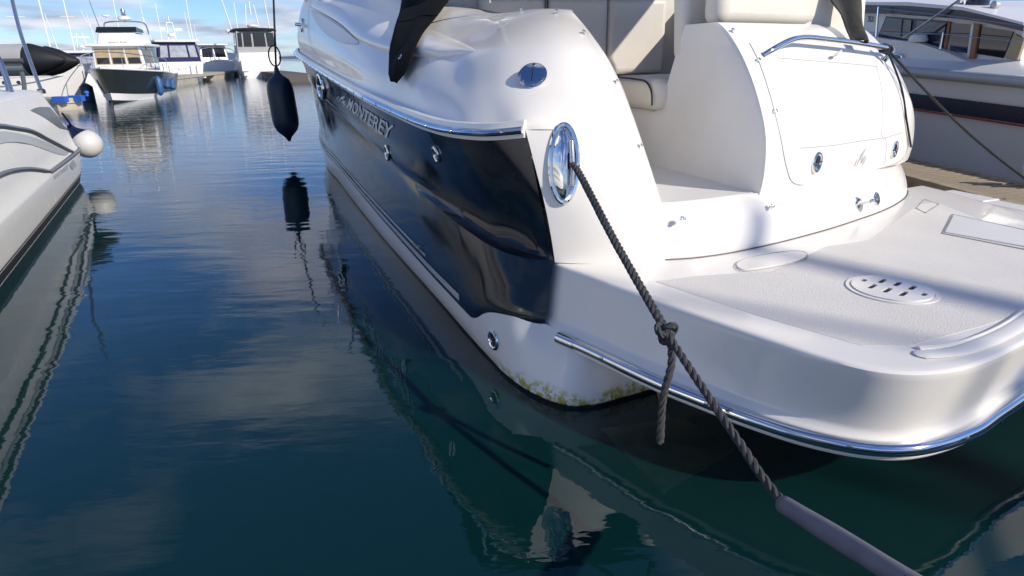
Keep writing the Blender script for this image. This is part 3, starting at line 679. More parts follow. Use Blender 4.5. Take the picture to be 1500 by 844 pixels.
# --- transom: base band, sill, locker and hatch
base = [(.275, -.40), (.24, -.5), (.222, -.60), (.225, -.80), (.265, -1.05), (.31, -1.25), (.40, -1.58), (.50, -1.88), (.61, -2.18), (.74, -2.46), (.92, -2.75), (1.14, -2.96), (1.7, -3.08)]
sill = [(.35, -.40), (.36, -.5), (.345, -.60), (.35, -.80), (.385, -1.05), (.43, -1.25), (.515, -1.58), (.61, -1.88), (.71, -2.17), (.84, -2.42), (1.01, -2.68), (1.22, -2.87), (1.75, -2.98)]
b3 = lambda P, z: [(a, b, z) for a, b in P]
mixr = lambda t, z, o=0: [(a[0]*(1-t)+c[0]*t-o*(0 if i == 0 else (.3 if i == 1 else 1)), a[1]*(1-t)+c[1]*t, z) for i, (a, c) in enumerate(zip(base, sill))]
Gb = sgrid([b3(base, .565), mixr(.2, .62, .018), mixr(.45, .69, .022), mixr(.75, .76, .018), mixr(1, .80), [(p[0]+.03, p[1], .815) for p in sill]], 6, 18)
tb = mkgrid('transom_base', Gb, 'gel', cruiser, 50)
sm = cat(b3(base, .572), 90); v, f = tube_vf(sm+A((-.004, 0, 0)), .0035, 6); mk('base_seam', v, f, 'seam', tb)
stud(0, 0, P=(A((.262, -.56, .76)), A((-1, -.05, .1))))
stud(0, 0, P=(A((.327, -1.12, .755)), A((-1, -.15, .2))))
# walk-through floor and inner step
v, f = join(prism_vf([(.36, -.46, .80), (1.75, -.46, .795), (1.75, -1.12, .795), (.40, -1.12, .80)], (0, 0, .012))); mk('walkway_floor', v, f, 'gelw', cruiser, smooth=False)
# transom locker: aft face curves over to the top
jl = [(-1.10, .80, .41), (-1.10, .95, .44), (-1.10, 1.10, .40), (-1.10, 1.28, .485), (-1.10, 1.45, .60), (-1.10, 1.56, .72), (-1.10, 1.62, .80)]
jz = [.80, .90, 1.10, 1.28, 1.45, 1.56, 1.62]; js = [.395, .375, .39, .475, .60, .715, .80]
def trow(z, s0):
    k = [(s0, -1.10), (s0+.02, -1.16), (s0+.075, -1.36), (s0+.165, -1.66), (s0+.26, -1.95), (s0+.37, -2.27), (s0+.49, -2.57), (s0+.66, -2.80), (s0+.95, -2.93), (s0+1.5, -3.0)]
    t = (z-.8)/.82; return [(a, b+(.06*t*t-.05*(1-t) if i > 4 else 0)*min(1, (i-4)/2)+.02*t, z) for i, (a, b) in enumerate(k)]
Gt = sgrid([trow(z, s) for z, s in zip(jz, js)]+[[(p[0]+.06, p[1], 1.645) for p in trow(1.62, .80)]], 6, 36)
tl = mkgrid('transom_locker', Gt, 'gel', cruiser, 50)
BV_T = bvh_of(Gt.reshape(-1, 3), gridfaces(*Gt.shape[:2])); BV_B = bvh_of(Gb.reshape(-1, 3), gridfaces(*Gb.shape[:2]))
# side wall of the locker facing the walkway
Ed = Gt[:, 0]; iw = []
for p in Ed:
    z = p[2]; fwd = 1.52 if z < 1.13 else (1.40-(z-1.13)*.45)
    iw.append([p, p+A((.025, .012, 0)), p*.5+A((fwd, -1.09, z))*.5, A((fwd, -1.085, z))])
mkgrid('locker_side', np.array(iw), 'gelw', cruiser)
# locker lid seam, latch, emblem, shower box, key lock
def seam(name, px, r, m, parent, bv, nn=60, out=.0):
    P = [pick(x, y, bv) for x, y in cat([(a, b, 0) for a, b in px], nn)[:, :2]]; P = [h[0]+h[1]*out for h in P if h is not None]
    if len(P) < 3: print('SEAM MISS', name, px[0]); return None
    v, f = tube_vf(np.array(P), r, 6); return mk(name, v, f, m, parent)
seam('lid_seam', [(1098, 64), (1112, 92), (1128, 140), (1142, 195), (1152, 245), (1160, 266), (1172, 271), (1215, 265), (1262, 255), (1296, 245), (1318, 236), (1328, 222), (1325, 180), (1316, 135), (1296, 92)], .0035, 'seaml', tl, BV_T, 90)
seam('panel_seam', [(1172, 217), (1220, 213), (1265, 206), (1295, 202), (1322, 194)], .003, 'emblem', tl, BV_T, 40)
seam('panel_seam', [(1283, 95), (1291, 130), (1293, 170), (1292, 200), (1297, 204), (1295, 246)], .002, 'emblem', tl, BV_T, 40)
seam('style_line', [(1139, 85), (1200, 90), (1260, 95), (1285, 98)], .0035, 'emblem', tl, BV_T, 30)
seam('base_panel_seam', [(1296, 254), (1299, 268), (1293, 290), (1288, 305), (1286, 314)], .0018, 'emblem', tb, BV_B, 20)
h = pick(1196, 238, BV_T); F0 = fr(*h); lk = ring('latch', F0, .034, .050, .010, 'chrome', tl); disc('latch_plate', F0, .032, .047, .006, 'chrome', lk); disc('latch_eye', F0, .018, .020, .012, 'black', lk, 20, (0, .016)); disc('latch_pull', F0, .022, .013, .015, 'chrome', lk, 20, (0, -.022))
h = pick(1310, 219, BV_T); F0 = fr(*h); lk = ring('shower_socket', F0, .028, .046, .008, 'chrome', tl); disc('socket_plate', F0, .026, .042, .005, 'chrome', lk); disc('socket_eye', F0, .012, .014, .010, 'black', lk, 16, (0, .014)); disc('socket_knob', F0, .012, .012, .016, 'steel', lk, 16, (0, -.016))
h = pick(1261, 233, BV_T); F0 = fr(*h)
def wrap(P, bv, out):
    r = []
    for p in P:
        q = bv.find_nearest(Vector(p)); n = A(q[1]); n = n if n@A(CL-q[0]) > 0 else -n; r.append(A(q[0])+n*out)
    return r
mk('transom_emblem', wrap(put(F0, [((a-.5)*.115, (b-.5)*.13, .0) for a, b, _ in ev]), BV_T, .003), ef, 'emblem', tl, smooth=False)
h = pick(1259, 297, BV_B); F0 = fr(*h)
fl = disc('coupling_flange', F0, .030, .037, .006, 'chrome', tb, 24, (-.028, 0)); vv, ff = tube_vf(put(F0, [(-.028, 0, .004), (-.02, 0, .07)]), .012, 12); mk('stem', vv, ff, 'chrome', fl); F1 = (put(F0, [(.03, .004, .075)])[0],)+F0[1:]; disc('dial', F1, .034, .04, .012, 'chrome', fl, 24)
vv, ff = tube_vf(put(F0, [(-.02, 0, .07), (.03, .004, .08)]), .010, 10); mk('arm', vv, ff, 'chrome', fl)
# handle across the top of the lid
def near_pick(x, y, bv):
    for k in range(60):
        h = pick(x-k*.4, y+k*.6, bv)
        if h is not None: return h
hp = []
for (x, y, o_) in ((1118, 77, .0), (1124, 73, .028), (1142, 63, .062), (1160, 59, .072), (1200, 62, .074), (1250, 68, .074), (1283, 73, .072), (1293, 75, .066), (1292, 88, .0)):
    h = near_pick(x, y+4, BV_T); hp.append(h[0]+A((-o_, .0, o_*.35)))
hd = tube('grab_rail', hp, .0165, 'chrome', cruiser, 12, smooth_n=50)
h = pick(1219, 84, BV_T); vv, ff = tube_vf([h[0], h[0]+A((-.075, 0, .035))], .010, 10); mk('rail_bracket', vv, ff, 'chrome', hd)
for q in ((1065, 47), (1103, 90), (1127, 164)): stud(q[0]+6, q[1], BV_T)
# hawse on the starboard quarter, seen edge on
sq = A((1.05, -2.62, 1.02)); F0 = (sq, A((.8, .6, 0))*-1, A((0, 0, 1)), A((-.35, -.94, 0))); h2 = ring('starboard_hawse', F0, .07, .17, .014, 'chrome', cruiser, 40); disc('cheek', F0, .066, .16, .03, 'chrome', h2, 30, dome=.02)
# --- upholstery
def cushion(name, c, s, m, parent, r=.05, rot=None):
    v, f = box_vf(c, s, rot); o = mk(name, v, f, m, parent); bevel(o, r, 4); return o
Rz = lambda a: np.array([[math.cos(a), -math.sin(a), 0], [math.sin(a), math.cos(a), 0], [0, 0, 1]])
Ry = lambda a: np.array([[math.cos(a), 0, math.sin(a)], [0, 1, 0], [-math.sin(a), 0, math.cos(a)]])
bench = cushion('bench_cushion', (1.62, -1.62, 1.255), (.62, 1.25, .20), 'vinyl', cruiser, .075)
bp = [(1.33, -.995, 1.19), (1.34, -.992, 1.27), (1.40, -.99, 1.325), (1.55, -.99, 1.34), (1.85, -.99, 1.345)]
v, f = tube_vf(cat(bp, 30), .006, 6); mk('piping', v, f, 'piping', bench)
back = cushion('backrest_cushion', (1.26, -1.76, 1.78), (.13, 1.36, .66), 'vinyl', cruiser, .05, Ry(.12))
sun1 = cushion('sunpad_cushion', (1.17, -1.72, 1.80), (.15, 1.22, .34), 'vinyl', cruiser, .07, Rz(.28))
box('bench_base', (1.72, -1.72, .98), (.50, 1.25, .36), 'gelw', cruiser, .02)
# forward bench and side liner of the cockpit
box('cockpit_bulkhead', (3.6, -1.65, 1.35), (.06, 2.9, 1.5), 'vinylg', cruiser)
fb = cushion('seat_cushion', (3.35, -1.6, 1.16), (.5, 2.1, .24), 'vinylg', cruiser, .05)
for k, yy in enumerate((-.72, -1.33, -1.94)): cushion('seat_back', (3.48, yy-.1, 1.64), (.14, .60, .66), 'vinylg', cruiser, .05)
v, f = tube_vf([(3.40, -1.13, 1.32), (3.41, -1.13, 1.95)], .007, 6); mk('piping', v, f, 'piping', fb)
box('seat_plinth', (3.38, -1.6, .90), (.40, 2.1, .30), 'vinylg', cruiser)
box('cockpit_sole', (2.4, -1.5, .76), (2.4, 2.3, .05), 'gelw', cruiser)
mkgrid('side_liner', np.array([[(1.3, -.535, .8), (2.4, -.50, .8), (3.6, -.48, .8)], [(1.3, -.535, 1.2), (2.4, -.50, 1.2), (3.6, -.48, 1.2)], [(1.52, -.535, 1.735), (2.5, -.46, 1.775), (3.6, -.44, 1.9)]]), 'vinylg', cruiser)
mkgrid('side_liner', np.array([[(1.3, -2.52, .8), (3.6, -2.6, .8)], [(1.3, -2.5, 1.76), (3.6, -2.55, 1.9)]]), 'vinylg', cruiser)
# grab handle inside the opening
tube('inner_handle', [(1.45, -.53, 1.52), (1.42, -.60, 1.56), (1.36, -.62, 1.52), (1.26, -.60, 1.42), (1.18, -.53, 1.33)], .016, 'chrome', cruiser, 10, smooth_n=24)
# --- cockpit canopy and windscreen above the frame (seen mirrored in the water)
cv = []
for i in range(13):
    y = .05-3.0*i/12; zc = 2.62+.22*math.sin(math.pi*i/12)
    cv.append([(1.9+.12*math.sin(i*.9)*0, y, zc), (2.8, y, zc+.10), (3.8, y, zc+.12), (4.9, y, zc+.02)])
G_ = np.array(cv); can = mkgrid('canopy', G_, 'canvas', cruiser); can.modifiers.new('thick', 'SOLIDIFY').thickness = .012
for ss in (2.0, 3.4, 4.8):
    tube('canopy_hoop', [(ss+.4, -.30, 1.85), (ss, -.02, 2.50), (ss, -.3, 2.74), (ss, -1.45, 2.86), (ss, -2.6, 2.74), (ss, -2.88, 2.50), (ss+.4, -2.6, 1.85)], .014, 'chrome', cruiser, 8, smooth_n=40)
ws = [[(4.6, -.12, 2.06), (5.6, -.12, 2.22), (6.2, -.5, 2.40), (6.5, LC, 2.52), (6.2, -2.4, 2.40), (5.6, -2.8, 2.22), (4.6, -2.8, 2.06)], [(4.5, -.25, 2.55), (5.1, -.3, 2.72), (5.5, -.6, 2.82), (5.7, LC, 2.9), (5.5, -2.3, 2.82), (5.1, -2.6, 2.72), (4.5, -2.65, 2.55)]]
wsn = mkgrid('windscreen', sgrid(ws, 5, 4), 'glass', cruiser); tube('windscreen_frame', cat(ws[1], 40), .018, 'steel', wsn, 8)
# bow rail
tube('bow_rail', [(6.3, .62, 2.08), (6.6, .70, 2.55), (7.6, .86, 2.85), (8.8, .98, 2.98), (9.7, .5, 3.0), (10.6, -1.0, 2.9), (10.8, LC, 2.9)], .014, 'chrome', cruiser, 8, smooth_n=50)
for q in ((7.6, .72, 2.2, 2.85), (8.8, .62, 2.25, 2.98), (9.7, .3, 2.25, 3.0)): tube('rail_stanchion', [(q[0], q[1], q[2]), (q[0]-.1, q[1]+(.14 if q[0] < 8 else .3), q[3])], .012, 'chrome', cruiser)
# trim tab hanging in the water below the stern
v, f = prism_vf([bz(880, 628, -.05), bz(1000, 612, -.05), bz(1076, 657, -.09), bz(972, 722, -.09)], (0, 0, -.012)); tt = mk('trim_tab', v, f, 'tab', cruiser, smooth=False)
tube('tab_ram', [(.06, -.36, .03), tuple(bz(985, 655, -.08))], .014, 'tab', tt)
# --- things lying on or tied to the cruiser
def b2w(p): return BMi.inverted() @ Vector(p)
# black canvas flap hanging over the deck side
la = cat([(600, -60), (594, -15), (591, 30), (586, 62), (579, 88), (581, 106), (587, 124)], 30)
ra = cat([(720, -60), (676, -12), (652, 20), (628, 52), (618, 82), (608, 104), (592, 125)], 30); rowsG = []
for i in range(30):
    row = []
    for j in range(13):
        wj = j/12; q = la[i]*(1-wj)+ra[i]*wj; h = pick(q[0], q[1], BV_DECK)
        lift = .062+.018*math.sin(wj*9+i*.12)*(1-i/34)+.012*math.sin(wj*4+i*.5)
        if h is None: continue
        row.append(h[0]+h[1]*lift)
    if len(row) == 13: rowsG.append(row)
cf = mkgrid('canvas_flap', np.array([[tuple(b2w(p)) for p in r] for r in rowsG]), 'canvas'); cf.modifiers.new('t', 'SOLIDIFY').thickness = .006
tag(cf, 'black canvas flap hanging in a point over the white deck side of the cruiser', 'canvas')
h = pick(600, 95, BV_DECK); F0 = fr(*h); F0 = (F0[0]+F0[3]*.075,)+F0[1:]; e_ = ring('eyelet', F0, .011, .016, .004, 'chrome', None, 16); e_.matrix_world = BMi.inverted(); e_.parent = cf
# faded dark canvas over the aft corner of the sunpad
cs = [[(1.30, -2.05, 1.95), (1.25, -2.22, 1.95)], [(1.16, -2.06, 1.80), (1.10, -2.24, 1.80)], [(1.02, -2.10, 1.64), (1.00, -2.23, 1.62)], [(.92, -2.11, 1.545), (.90, -2.20, 1.52)]]
rg = []
for i in range(16):
    a = cat([r[0] for r in cs], 16)[i]; b = cat([r[1] for r in cs], 16)[i]
    rg.append([tuple(b2w(a*(1-t)+b*t+A((-.03*math.sin(t*7+i*.3), 0, .012*math.sin(i*.8+t*5))))) for t in np.linspace(0, 1, 9)])
c2 = mkgrid('canvas_strap', np.array(rg), 'canvasg'); c2.modifiers.new('t', 'SOLIDIFY').thickness = .008
tag(c2, 'faded dark canvas strip drooping beside the cream sunpad by the grab rail', 'canvas')
# mooring rope: hawse -> knot -> sleeve -> pontoon behind the camera
h0 = A(b2w(put(HW, [(.03, .0, -.02)])[0])); h1 = A(b2w(put(HW, [(.040, -.01, .05)])[0]))
kn = A(at_depth(976, 487, 2.14)); sl0 = A(at_depth(1152, 742, 1.72)); sl1 = A(at_depth(1400, 896, 1.16)); ends = A((.95, .70, .50))
rope = thing('mooring_rope', 'grey twisted mooring rope with a knot running from the chrome hawse', 'rope', tuple(kn))
def rel(P): return [A(p)-kn for p in P]
RR = .0138
pth = cat([h0, h1, h1+(kn-h1)*.5+A((0, 0, -.012)), kn], 40); v, f = rope_vf(rel(pth), RR); mk('upper_length', v, f, 'rope', rope)
pth2 = pth+A((.012, -.018, -.006)); v, f = rope_vf(rel(pth2[6:]), RR*.85, ph0=1.1); mk('doubled_length', v, f, 'rope', rope)
pth = cat([kn, kn+(sl0-kn)*.5+A((0, 0, -.01)), sl0, (sl0+sl1)/2, sl1, ends], 60); v, f = rope_vf(rel(pth), RR, ph0=.6); mk('lower_length', v, f, 'rope', rope)
te = A(at_depth(967, 649, 2.17)); pth = cat([kn+A((.01, 0, -.01)), A(at_depth(984, 530, 2.13)), A(at_depth(972, 580, 2.15)), te], 30); v, f = rope_vf(rel(pth), RR, ph0=.3); mk('tail', v, f, 'rope', rope)
kp = []
for t in np.linspace(0, 2*math.pi, 70):
    x = math.sin(t)+2*math.sin(2*t); y = math.cos(t)-2*math.cos(2*t); z = -math.sin(3*t)
    kp.append(A(rt)*x*.0115+A(up)*y*.0115-A(fw)*z*.016)
v, f = rope_vf(kp, RR*.92); mk('knot', v, f, 'rope', rope)
# hose sleeve: a split length of hose round the rope
ax = (sl1-sl0); La = np.linalg.norm(ax); ax /= La; ux = np.cross(ax, (0, 0, 1)); ux /= np.linalg.norm(ux); wy = np.cross(ux, ax); rows_ = []
for t in np.linspace(-.02, 1.0, 26):
    c_ = sl0+ax*La*t-sl0; row = []
    for a in np.linspace(math.radians(-40), math.radians(245), 16): row.append(c_+(ux*math.cos(a)+wy*math.sin(a))*(.026+.0010*math.sin(t*9+a*2)))
    rows_.append(row)
slv = mkgrid('hose_sleeve', np.array(rows_), 'sleeve', None, 25); slv.location = tuple(sl0); slv.modifiers.new('t', 'SOLIDIFY').thickness = .006
tag(slv, 'grey split hose sleeve around the mooring rope at the bottom edge', 'sleeve')
# thin black line knotted to the grab rail
rk = A(b2w(hp[6])); cord = thing('black_cord', 'thin black cord knotted to the right end of the grab rail', 'cord', tuple(rk))
wr = lambda P: [A(p)-rk for p in P]
pl = []
for (x, y) in ((1312, 95), (1318, 130), (1326, 180), (1332, 215), (1336, 250), (1337, 281)):
    hh = pick(x, y, BV_T) or pick(x, y, BV_B)
    if hh is not None: pl.append(A(b2w(hh[0]+hh[1]*.010)))
v, f = tube_vf(wr(cat([rk]+pl, 60)), .0062, 7); mk('hanging_end', v, f, 'ropek', cord)
far_c = A(at_depth(1520, 275, 4.6)); v, f = tube_vf(wr(cat([rk, (rk+far_c)/2+A((0, 0, -.05)), far_c], 40)), .0085, 7); mk('taut_length', v, f, 'ropek', cord)
for k in range(3):
    P = [rk+.024*(A((1, 0, 0))*math.cos(a)*.9+A((.3, .3, .9))*math.sin(a))+A((.018*(k-1), .0, -.006*k)) for a in np.linspace(0, 2*math.pi, 18, endpoint=False)]
    v, f = tube_vf(wr(P), .0085, 7, True); mk('loop', v, f, 'ropek', cord)
# navy cylinder fender hanging off the cruiser's bow
fo = A(on_z(428, 229)); fz = .62
fen = thing('cylinder_fender', 'dark navy cylinder fender hanging from a rope off the cruiser bow', 'fender', tuple(fo))
pf_ = [(.02, -.09), (.035, -.06), (.05, -.03), (.10, .02), (.16, .08), (.195, .16), (.207, .26), (.207, .66), (.20, .76), (.165, .85), (.09, .91), (.045, .95), (.035, 1.02), (.015, 1.06)]
v, f = lathe_vf([(r*.98, h+.33) for r, h in pf_], 28, (0, 0, 0), (-.05, 0, 1), (1, 0, 0)); mk('body', v, f, 'fender', fen)
rtop = A(at_depth(398, -75, 10.2))-fo; rb0 = A((-.07, 0, 1.37))
v, f = tube_vf(cat([rb0, (rb0+rtop)/2, rtop], 20), .016, 7); mk('lanyard', v, f, 'ropek', fen)
v, f = tube_vf([rb0+A((.09*math.cos(a), 0, .16+.15*math.sin(a))) for a in np.linspace(0, 2*math.pi, 20, endpoint=False)], .011, 6, True); mk('loose_loop', v, f, 'ropek', fen)
# ------------------------------------------------------------------ slatted pontoon on the right
pa, pb, pc, pd = (A(on_z(*q, .45)) for q in ((1347, 264), (1500, 305), (1350, 239), (1500, 272)))
pdir = (pa-pb)/np.linalg.norm(pa-pb); pn = np.cross(pdir, (0, 0, 1)); pwid = abs((pd-pb)@pn)+.05; pn = pn*np.sign((pd-pb)@pn)
pont = thing('slatted_pontoon', 'narrow pontoon with beige slatted decking beside the cruiser platform', 'pontoon', tuple(pb))
S0 = -3.2; S1 = 9.0
Rp = np.stack([pdir, pn, A((0, 0, 1))], 1)
v, f = join(box_vf(pdir*(S0+S1)/2+pn*pwid/2+A((0, 0, -.17)), (S1-S0, pwid-.04, .2), Rp)); mk('underframe', v, f, 'plankgap', pont, smooth=False)
for e in (.02, pwid-.02): v, f = box_vf(pdir*(S0+S1)/2+pn*e+A((0, 0, -.04)), (S1-S0, .05, .10), Rp); mk('edge_beam', v, f, 'plank', pont, smooth=False)
sme = None; k = 0; sp_ = .088
ang = .55; Rs = Rp@Rz(0)
while S0+k*sp_ < S1:
    if sme is None:
        v, f = box_vf((0, 0, 0), (sp_*.60, pwid-.10, .03), Rp); o = mk('slat', v, f, 'plank', pont, smooth=False); sme = o.data
    else:
        o = bpy.data.objects.new('slat', sme); col.objects.link(o); o.parent = pont
    o.location = tuple(pdir*(S0+k*sp_)+pn*pwid/2+A((0, 0, -.015+random.uniform(-.003, .003)))); k += 1
for q in (-2.0, 3.5, 8.0): v, f = box_vf(pdir*q+pn*pwid/2+A((0, 0, -.45)), (2.0, pwid-.2, .5), Rp); mk('float', v, f, 'concrete', pont, smooth=False)
# ------------------------------------------------------------------ motor boat beyond the pontoon (name ends in 32)
q0 = Vector((4.2+.9, 5.1, 0)); n2 = Vector((-.995, -.10, 0)); d2 = Vector((-.10, .995, 0))
mb = thing('motor_boat', 'white motor boat with navy band and dark cabin windows beyond the slatted pontoon', 'boat', tuple(q0))
def pp(x, y, off=0.0): return A(on_plane(x, y, q0-n2*off, n2))-A(q0)
def panel(name, px, off, th, m, parent, bev=0):
    P = [pp(x, y, off) for x, y in px]; v, f = prism_vf(P, A(-n2)*th); o = mk(name, v, f, m, parent, smooth=bev > 0)
    if bev: bevel(o, bev)
    return o
# hull side as a long curved sheet: t along the side, z up
def hs(t, z, o=0.0): 
    b = 1-max(0, (t-5.5)/4.5)**2; return A(d2)*t+A(n2)*(-1.5+1.5*max(0, b)+o)+A((0, 0, z))
T_ = np.linspace(-1.3, 9.8, 40)
zl = lambda z, t: z*(1+.03*(t-1))          # sheer rises towards the bow
HG = np.array([[hs(t, zl(z, t) if z > 0 else z, o) for t in T_] for z, o in ((-.4, -.3), (0, -.12), (.3, -.07), (.6, -.03), (.80, 0), (.96, .02), (1.12, .04), (1.2, .05))])
hb = mkgrid('hull', HG, 'farw', mb)
bd = np.array([[hs(t, zl(z, t), .03+(z-.8)*.12) for t in T_] for z in (.79, .87, .945)]); mkgrid('navy_band', bd, 'navypaint', mb)
bd = np.array([[hs(t, zl(z, t), .031) for t in T_] for z in (.765, .783)]); mkgrid('red_line', bd, 'red', mb)
v, f = tube_vf([hs(t, zl(1.17, t), .07) for t in T_], .058, 10); mk('rub_rail', v, f, 'lgrey', mb)
dg = np.array([[hs(t, zl(1.22, t), -o)+A((0, 0, dz)) for t in T_] for o, dz in ((0, 0), (.12, .05), (.35, .10), (.5, .12), (2.6, .14))]); mkgrid('deck', dg, 'farw', mb)
panel('coaming', [(1200, 38), (1290, 56), (1345, 63), (1390, 78), (1420, 92), (1445, 106), (1300, 98), (1200, 90)], .25, .1, 'farw', mb)
panel('cabin_side', [(1180, 10), (1260, 15), (1330, 22), (1400, 27), (1450, 34), (1498, 44), (1494, 100), (1440, 110), (1380, 96), (1290, 78), (1180, 70)], .40, 1.7, 'farw', mb)
WPX = [[(1289, 50), (1299, 26), (1335, 29.5), (1332, 58)], [(1341, 59), (1343, 30), (1386, 34), (1377, 72)], [(1391, 74), (1394, 34), (1424, 36), (1416, 78)], [(1431, 79), (1437, 39), (1484, 47), (1469, 85)]]
panel('window_surround', [(1286, 53), (1298, 24), (1390, 31), (1382, 76)], .394, .012, 'navypaint', mb)
for i, q in enumerate(WPX): panel('window', q, .380, .012, 'glassb' if i < 3 else 'glass', mb)
panel('door_frame', [(1423, 34), (1426.5, 34.5), (1418, 92), (1415, 92)], .37, .03, 'farw', mb); panel('door_post', [(1428, 35), (1434.5, 36), (1425, 93), (1418, 92)], .36, .04, 'teak', mb); panel('door_post', [(1389, 32), (1392, 32.4), (1384, 76), (1381, 76)], .37, .03, 'teak', mb)
panel('curtain', [(1486, 50), (1500, 58), (1490, 88), (1473, 86)], .37, .03, 'curtain', mb)
panel('roof_fascia', [(1170, 4), (1260, 7), (1330, 8.5), (1410, 15), (1441, 22), (1500, 37), (1500, 46), (1440, 33), (1400, 26), (1330, 21), (1260, 19), (1170, 16)], .30, 1.9, 'navypaint', mb)
panel('roof', [(1170, -4), (1260, 3), (1330, 3), (1410, 10), (1441, 18), (1500, 33), (1500, 37), (1441, 22), (1410, 15), (1330, 8.5), (1260, 7), (1170, 4)], .27, 1.95, 'farw', mb)
tv, tf = text2d('32', .015); TQ = [pp(x, y, .385) for x, y in ((1270.5, 23.5), (1280, 24.3), (1270, 31.5), (1279, 32))]
for fi in islands(tf):
    ids = sorted({i for q in fi for i in q}); mp_ = {a: k for k, a in enumerate(ids)}
    mk('name_digit', [(TQ[2]*(1-a)+TQ[3]*a)*(1-b)+(TQ[0]*(1-a)+TQ[1]*a)*b for a, b, _ in tv[ids]], [tuple(mp_[i] for i in q) for q in fi], 'navypaint', mb, smooth=False)
for (a, b, r_) in (((1287, 10), (1283.5, 54), .014), ((1381, 48), (1377, 72), .014)): v, f = tube_vf([pp(*b, .2), pp(*a, .2)], r_, 8); mk('stanchion', v, f, 'chrome', mb)
for px in ([(1258, 47), (1381, 50), (1500, 62)], [(1260, 12), (1287, 12), (1380, 22), (1500, 38)]): v, f = tube_vf([pp(*q, .2) for q in px], .004, 5); mk('guard_wire', v, f, 'steel', mb)
v, f = tube_vf([pp(1324, 56, .22), pp(1405, 0, .25), pp(1430, -18, .25)], .013, 8); mk('stay', v, f, 'steel', mb)
v, f = lathe_vf([(.10, 0), (.12, .03), (.12, .10), (.09, .13), (.02, .14)], 16, pp(1430, 14, .7), (0, 0, 1), (1, 0, 0)); mk('radar_dome', v, f, 'navypaint', mb)
for (x, y) in ((1461, 8), (1408, 6)):
    v, f = join(tube_vf([pp(x-3, y+16, .6), pp(x, y, .6)], .010, 6), lathe_vf([(.02, 0), (.05, .01), (.05, .05), (.02, .07)], 10, pp(x, y, .6), n2, (0, 0, 1))); mk('search_light', v, f, 'lgrey', mb)
for x in (1412, 1441, 1423): v, f = tube_vf([pp(x, 14, .7), pp(x+1, -30, .7)], .007, 5); mk('aerial', v, f, 'farw', mb)
v, f = lathe_vf([(.10, -.03), (.11, .0), (.09, .05), (.03, .08)], 16, pp(1345, 58, .28), (0, 0, 1), (1, 0, 0)); mk('ventilator', v, f, 'farw', mb)
e0 = ring('oval_port', (pp(1313, 85, .22), A(d2)*-1, A((0, 0, 1)), A(n2)), .11, .045, .012, 'chrome', mb); disc('pane', (pp(1313, 85, .22), A(d2)*-1, A((0, 0, 1)), A(n2)), .10, .04, .006, 'glass', e0)
# pale fender of that boat resting by the pontoon
fp = A(on_z(1494, 275, .45)); v, f = lathe_vf([(.03, 0), (.07, .02), (.085, .08), (.085, .16), (.06, .22), (.02, .25)], 18, (0, 0, 0), (-.2, 0, 1), (1, 0, 0)); o = mk('small_fender', v, f, 'fenderw'); o.location = tuple(fp+A((.12, 0, .02))); tag(o, 'small pale fender standing on the slatted pontoon at the right edge', 'fender')
# ------------------------------------------------------------------ white boat on the left, stern towards the basin
a0 = Vector((-3.65, 4.32, 0)); b0 = Vector((-5.75, 8.62, 0)); d3 = (b0-a0).normalized(); n3 = Vector((d3.y, -d3.x, 0))
lb = thing('white_boat', 'white boat with swooping grey side lines at the left edge', 'boat', tuple(a0))
def ls(t, z, o=0.0): return A(d3)*t+A(n3)*o+A((0, 0, z))
tend = lambda z: np.interp(z, [-.4, 0, .2, .39, .9, 1.11, 1.3], [4.9, 4.86, 4.97, 4.98, 4.50, 4.30, 4.2])
bul = lambda z: np.interp(z, [-.4, 0, .2, .42, .46, .8, 1.15], [-.25, 0, .045, .075, .05, .02, -.08])
zs_ = [-.4, -.1, 0, .1, .2, .3, .40, .43, .47, .6, .75, .9, 1.0, 1.08, 1.15]
def lside(u, z, o=0.0):        # u: 0..1 from the bow end behind the frame to the stern
    t = -4.5+u*(tend(z)+4.5); curve = -1.2*max(0, (-1.0-t)/3.5)**2; end = -.22*max(0, (u-.965)/.035)**2
    return ls(t, z, bul(z)+curve+end+o)
U_ = np.concatenate([np.linspace(0, .93, 30), np.linspace(.94, 1, 9)])
LG = np.array([[lside(u, z+(.05*(1-u) if z > 1 else 0)) for u in U_] for z in zs_]); far = np.array([[p-A(n3)*2.3 for p in r] for r in LG])
mkgrid('hull_side', LG, mat('cream_white_gelcoat', (.83, .81, .76), .25, vary=.01), lb, 30)
tr_ = np.stack([LG[:, -1], LG[:, -1]+A(d3)*.06-A(n3)*.15, LG[:, -1]+A(d3)*.06-A(n3)*2.0, far[:, -1]]); mkgrid('transom', tr_, 'farw', lb)
dkL = np.stack([LG[-1], LG[-1]-A(n3)*.07+A((0, 0, .04)), LG[-1]-A(n3)*.3+A((0, 0, .05)), far[-1]]); mkgrid('deck', dkL, 'farw', lb)
mkgrid('boot_stripe', np.array([[lside(u, z, .006) for u in U_] for z in (-.03, .04, .09)]), 'black', lb)
mkgrid('pinstripe', np.array([[lside(u, z, .006) for u in U_] for z in (.10, .115)]), 'navypaint', lb)
def lline(name, pts, r, m, nn=50):
    P = []
    for t, z in cat([(a, b, 0) for a, b in pts], nn)[:, :2]: P.append(lside((t+4.5)/(tend(z)+4.5), z, .004))
    v, f = tube_vf(P, r, 6); return mk(name, v, f, m, lb)
lline('upper_groove', [(-2.5, 1.0), (0, 1.03), (1.27, 1.01), (1.85, .94), (2.4, .86), (2.8, .76), (3.4, .62), (4.13, .45)], .022, 'greygrp')
lline('lower_groove', [(-2.5, .70), (0, .70), (.86, .68), (1.55, .61), (2.05, .53), (2.46, .45)], .020, 'greygrp')
lline('rub_strip', [(2.46, .445), (3.6, .428), (4.94, .415)], .022, 'greygrp', 20)
